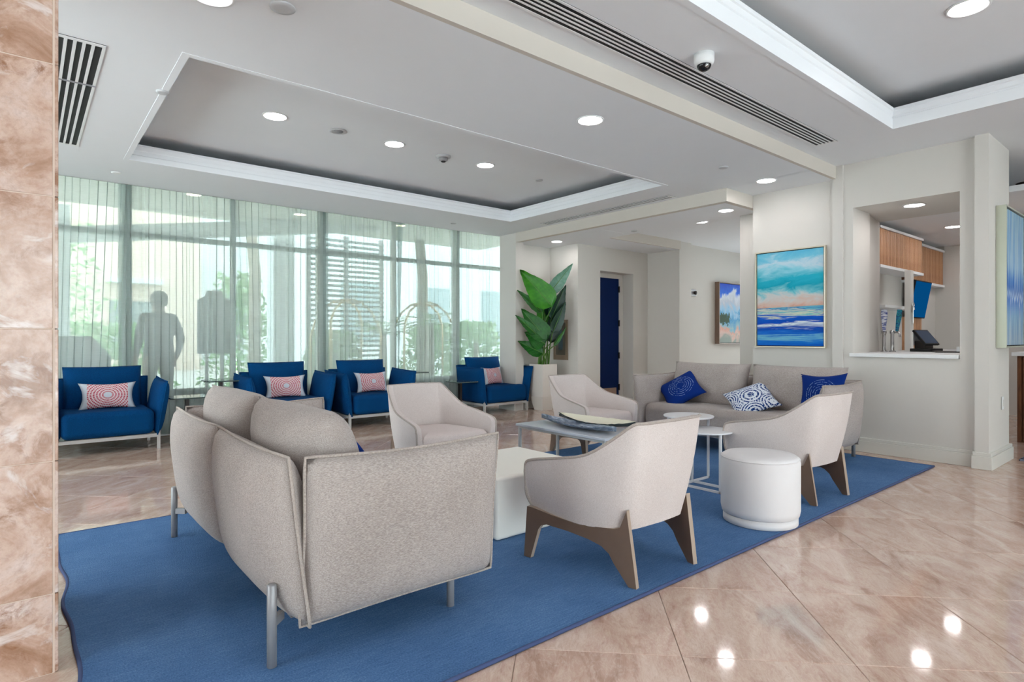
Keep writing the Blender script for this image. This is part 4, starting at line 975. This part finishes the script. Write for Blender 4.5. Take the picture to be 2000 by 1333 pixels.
MB().box(-6, 8, 0, 5, -.1, 7).build('wall', plain('peach_render', rgb(226,206,190), .85), b2)
for k in range(5):
    MB().box(-5.2 + k*2.6, -3.8 + k*2.6, -.06, .02, .6, 2.4).build('window', plain('far_window_dark', rgb(140,150,150), .3), b2); MB().box(-5.3 + k*2.6, -3.7 + k*2.6, -.6, .02, 3.0, 3.15).build('balcony', M['stucco'], b2)
b3 = thing('building', 'long pale backdrop block added across the driveway to screen the bright sky', 'building', (8, 30, 0))
MB().box(-34, 30, 0, 6, -.1, 11).build('wall', M['stucco'], b3)  # added far block, cuts the glaring sky behind the sheers
for k in range(16): MB().box(-30 + k*3.6, -28.2 + k*3.6, -.08, .02, 1.2, 3.4).build('window', plain('far_pane', rgb(150,164,170), .3), b3)
M['louvre'] = plain('louvre_grey', rgb(120,132,132), .6)
lv = thing('louvre_screen', 'tall screen of horizontal white slats outside the middle of the window', 'screen', (5.5, 12.4, 0))
for x in (-.85, 0, .85): MB().box(x - .04, x + .04, 0, .08, -.05, 3.4).build('post', M['greymetal'], lv)
s0 = None
for k in range(26):
    z = .5 + k*.11
    if s0 is None: s0 = MB().box(-.9, .9, -.03, .0, 0, .055).build('slat', M['louvre'], lv, loc=(0, 0, z))
    else: c = s0.copy(); COL.objects.link(c); c.location = (0, 0, z)
hd = MB()
def bush(label, x, y, rx, h, n, seed, name='garden_shrub'):
    rnd = random.Random(seed); t = thing(name, label, 'shrub', (x, y, -.03), 0, 'garden shrubs'); b = MB()
    for k in range(n):
        a = rnd.uniform(0, 6.28); rr = rx*math.sqrt(rnd.random()); z = h*rnd.random()**.8; s = rnd.uniform(.07, .14)
        m4 = T(rr*math.cos(a)*(1.1 - .5*z/h), rr*math.sin(a)*(1.1 - .5*z/h), z) @ Euler((rnd.uniform(0,6), rnd.uniform(0,6), rnd.uniform(0,6))).to_matrix().to_4x4()
        b.add([(-s*.35,0,0),(0,-s,.02),(s*.35,0,0),(0,s,.02)], [(0,1,2,3)], m4)
    b.build('foliage', M['outgreen'], t); MB().tube([(0,0,0),(.03,.02,h*.6)], .03, 6).build('stem', M['trunk'], t)
for k, (x, y, rx, h, lab) in enumerate(((-1.5, 14.5, 1.3, 1.4, 'low green garden shrub far outside the leftmost curtain'), (1.4, 15.5, 1.3, 1.5, 'green garden shrub outside behind the standing person'), (3.75, 14.3, .8, 2.6, 'tall leafy garden shrub outside left of the louvre screen'), (4.9, 11.7, .7, 1.3, 'round green shrub outside in front of the louvre screen'), (7.6, 12.2, .9, 1.5, 'green shrub outside right of the louvre screen'), (9.3, 12.8, .9, 1.6, 'green shrub outside near the corner of the window'), (.2, 19, 2.0, 4.2, 'big leafy tree-like shrub across the driveway'))):
    bush(lab, x, y, rx, h, 900, 20 + k)
def palm(label, x, y, h, seed, spread=.75):
    rnd = random.Random(seed); t = thing('fan_palm', label, 'palm', (x, y, -.03), 0, 'small palms outside'); 
    MB().tube([(0,0,0),(.04,.02,h*.5),(.02,0,h)], [.07,.06,.05], 8).build('trunk', M['trunk'], t, smooth=True)
    for k in range(11):
        a = k*2*math.pi/11 + rnd.uniform(-.2,.2); el = rnd.uniform(.15, 1.1); b = MB(); d = Vector((math.cos(a)*math.cos(el), math.sin(a)*math.cos(el), math.sin(el)))
        pts = [Vector((.02,0,h)) + d*spread*s + Vector((0,0,-.45*spread*s*s)) for s in (0,.25,.5,.75,1)]
        sd = Vector((-math.sin(a), math.cos(a), 0))
        for i, p in enumerate(pts[1:], 1):
            for s in (-1, 1):
                for q in (.0, .5):
                    c0 = pts[i-1].lerp(p, q); e = c0 + sd*s*.22*spread*(1 - .12*i) + d*.15 + Vector((0,0,-.06)); b.add([tuple(c0), tuple(c0 + d*.03), tuple(e)], [(0,1,2)])
        b.tube([tuple(p) for p in pts], .008, 4); b.build('frond', M['outgreen'], t)
palm('small palm outside behind the third armchair', 5.3, 10.3, 1.25, 41); palm('small palm outside between the third and corner armchairs', 6.3, 10.2, 1.45, 42); palm('small palm outside near the window corner', 8.0, 11.0, 1.1, 43, .6)
for x, y, h, lab in ((3.6, 12.6, 5, 'pale tree trunk outside left of the louvre screen'), (6.55, 10.9, 5, 'slanting palm trunk outside right of the louvre screen')):
    o = MB().tube([(0,0,-.1), (.05,.1,h*.5), (-.18,.15,h)], [.13,.11,.09], 10).build('tree_trunk', M['trunk'], smooth=True, loc=(x, y, 0)); tag(o, lab, 'tree trunk')
# bellman luggage carts
def cart(label, x, y, rz):
    t = thing('luggage_cart', label, 'luggage cart', (x, y, -.03), R(rz), 'birdcage luggage carts')
    MB().box(-.55, .55, -.3, .3, .2, .26).build('deck', plain('cart_carpet', rgb(70,60,66), .9), t, bevel=.01)
    for s in (-1, 1):
        pts = [(-.5, s*.27, .26), (-.5, s*.27, 1.2)] + [(-.5*math.cos(a*math.pi/8), s*.27*(1 - .55*math.sin(a*math.pi/8)), 1.2 + .62*math.sin(a*math.pi/8)) for a in range(1, 8)] + [(.5, s*.27, 1.2), (.5, s*.27, .26)]
        MB().tube(pts, .018, 8).build('arch', M['brass'], t, smooth=True)
    MB().bar((-.25, 0, 1.76), (.25, 0, 1.76), .03).build('hanging_rail', M['brass'], t)
    for sx in (-.45, .45):
        for sy in (-.22, .22): MB().lathe([(.09, -.02), (.1, -.01), (.1, .01), (.09, .02)], 18, M=T(sx, sy, .1) @ Rx(90)).build('wheel', M['black'], t, smooth=True)
cart('birdcage luggage cart outside behind the second armchair', 4.15, 9.35, 12); cart('birdcage luggage cart outside behind the third armchair', 5.55, 9.2, -6)
po2 = thing('valet_podium', 'grey valet podium outside the leftmost curtain', 'podium', (.42, 9.3, -.03))
MB().prism([(-.45, 0), (.32, 0), (.42, .75), (.42, .95), (.22, 1.2), (-.45, 1.2)], -.3, .3, Rx(90)).build('body', plain('podium_grey', rgb(96,110,112), .6), po2, bevel=.01); MB().box(-.46, .43, -.31, .31, .70, .74).build('ledge', plain('podium_trim', rgb(170,180,180), .5), po2)
sg = thing('sign_stand', 'grey rounded sign board on a post outside between first and second armchairs', 'sign stand', (2.12, 9.35, -.03))
MB().prism([(-.22, .95), (.22, .95), (.22, 1.72), (.12, 1.78), (.10, 1.86), (-.10, 1.86), (-.12, 1.78), (-.22, 1.72)], -.03, .03, Rx(90)).build('board', plain('sign_grey', rgb(92,104,108), .6), sg, bevel=.006); MB().bar((-.1, 0, 0), (-.1, 0, 1), .04).bar((.1, 0, 0), (.1, 0, 1), .04).build('post', M['greymetal'], sg); MB().box(-.28, .28, -.2, .2, 0, .03).build('foot', M['greymetal'], sg)

# ---- person standing outside, back turned, seen through the sheer
def make_person():
    J = {'pel': (0,0,.98,.155,.12), 'wa': (0,.01,1.12,.165,.125), 'ch': (0,0,1.33,.185,.135), 'nk': (0,.0,1.50,.075,.07), 'hd0': (0,-.01,1.58,.075,.085), 'hd1': (0,-.02,1.68,.082,.10), 'hd2': (0,-.01,1.76,.05,.06)}
    E = [('pel','wa'),('wa','ch'),('ch','nk'),('nk','hd0'),('hd0','hd1'),('hd1','hd2')]
    for s, n in ((-1,'l'),(1,'r')):
        J.update({n+'sh': (s*.19,0,1.43,.085,.08), n+'el': (s*.27,.05,1.16,.06,.055), n+'wr': (s*.275,-.05,.93,.036,.03), n+'ha': (s*.25,-.09,.87,.04,.022),
                  n+'hp': (s*.10,0,.92,.105,.11), n+'kn': (s*.12,-.01,.52,.065,.07), n+'an': (s*.13,.03,.10,.042,.045), n+'to': (s*.15,-.13,.035,.045,.03)})
        E += [('ch',n+'sh'),(n+'sh',n+'el'),(n+'el',n+'wr'),(n+'wr',n+'ha'),('pel',n+'hp'),(n+'hp',n+'kn'),(n+'kn',n+'an'),(n+'an',n+'to')]
        for k in range(4):
            J[n+'f%d' % k] = (s*(.25-.005*k), -.075 - .018*(k-1.0), .79 - (.01 if k in (0,3) else 0), .0095, .0095); E.append((n+'ha', n+'f%d' % k))
        J[n+'th'] = (s*.215, -.13, .84, .011, .011); E.append((n+'wr', n+'th'))
    keys = list(J); me = bpy.data.meshes.new('body'); me.from_pydata([J[k][:3] for k in keys], [(keys.index(a), keys.index(c)) for a, c in E], [])
    o = bpy.data.objects.new('tmp', me); COL.objects.link(o); md = o.modifiers.new('s', 'SKIN')
    for i, k in enumerate(keys): me.skin_vertices[0].data[i].radius = J[k][3:]; me.skin_vertices[0].data[i].use_root = (k == 'pel')
    sb = o.modifiers.new('u', 'SUBSURF'); sb.levels = 2; sb.render_levels = 2
    dg = bpy.context.evaluated_depsgraph_get(); m2 = bpy.data.meshes.new_from_object(o.evaluated_get(dg)); bpy.data.objects.remove(o)
    m2.materials.clear()
    for q in (M['suit'], M['skin'], plain('grey_shirt', rgb(92,92,98), .9)): m2.materials.append(q)
    for p in m2.polygons:
        z = p.center.z; hand = abs(p.center.x) > .17 and z < .95
        p.material_index = 1 if (z > 1.52 or hand) else (2 if z > .98 else 0); p.use_smooth = True
    t = thing('person', 'person in dark clothes standing outside with back turned, seen through the sheer', 'person', (1.36, 8.95, -.03), R(200))
    bo = bpy.data.objects.new('body', m2); COL.objects.link(bo); bo.parent = t
    MB().lathe([(.001, 1.80), (.06, 1.79), (.098, 1.74), (.106, 1.68), (.096, 1.62), (.085, 1.60)], 20, M=T(0, .008, 0), cap=False).build('hair', M['hair'], t, smooth=True)
make_person()
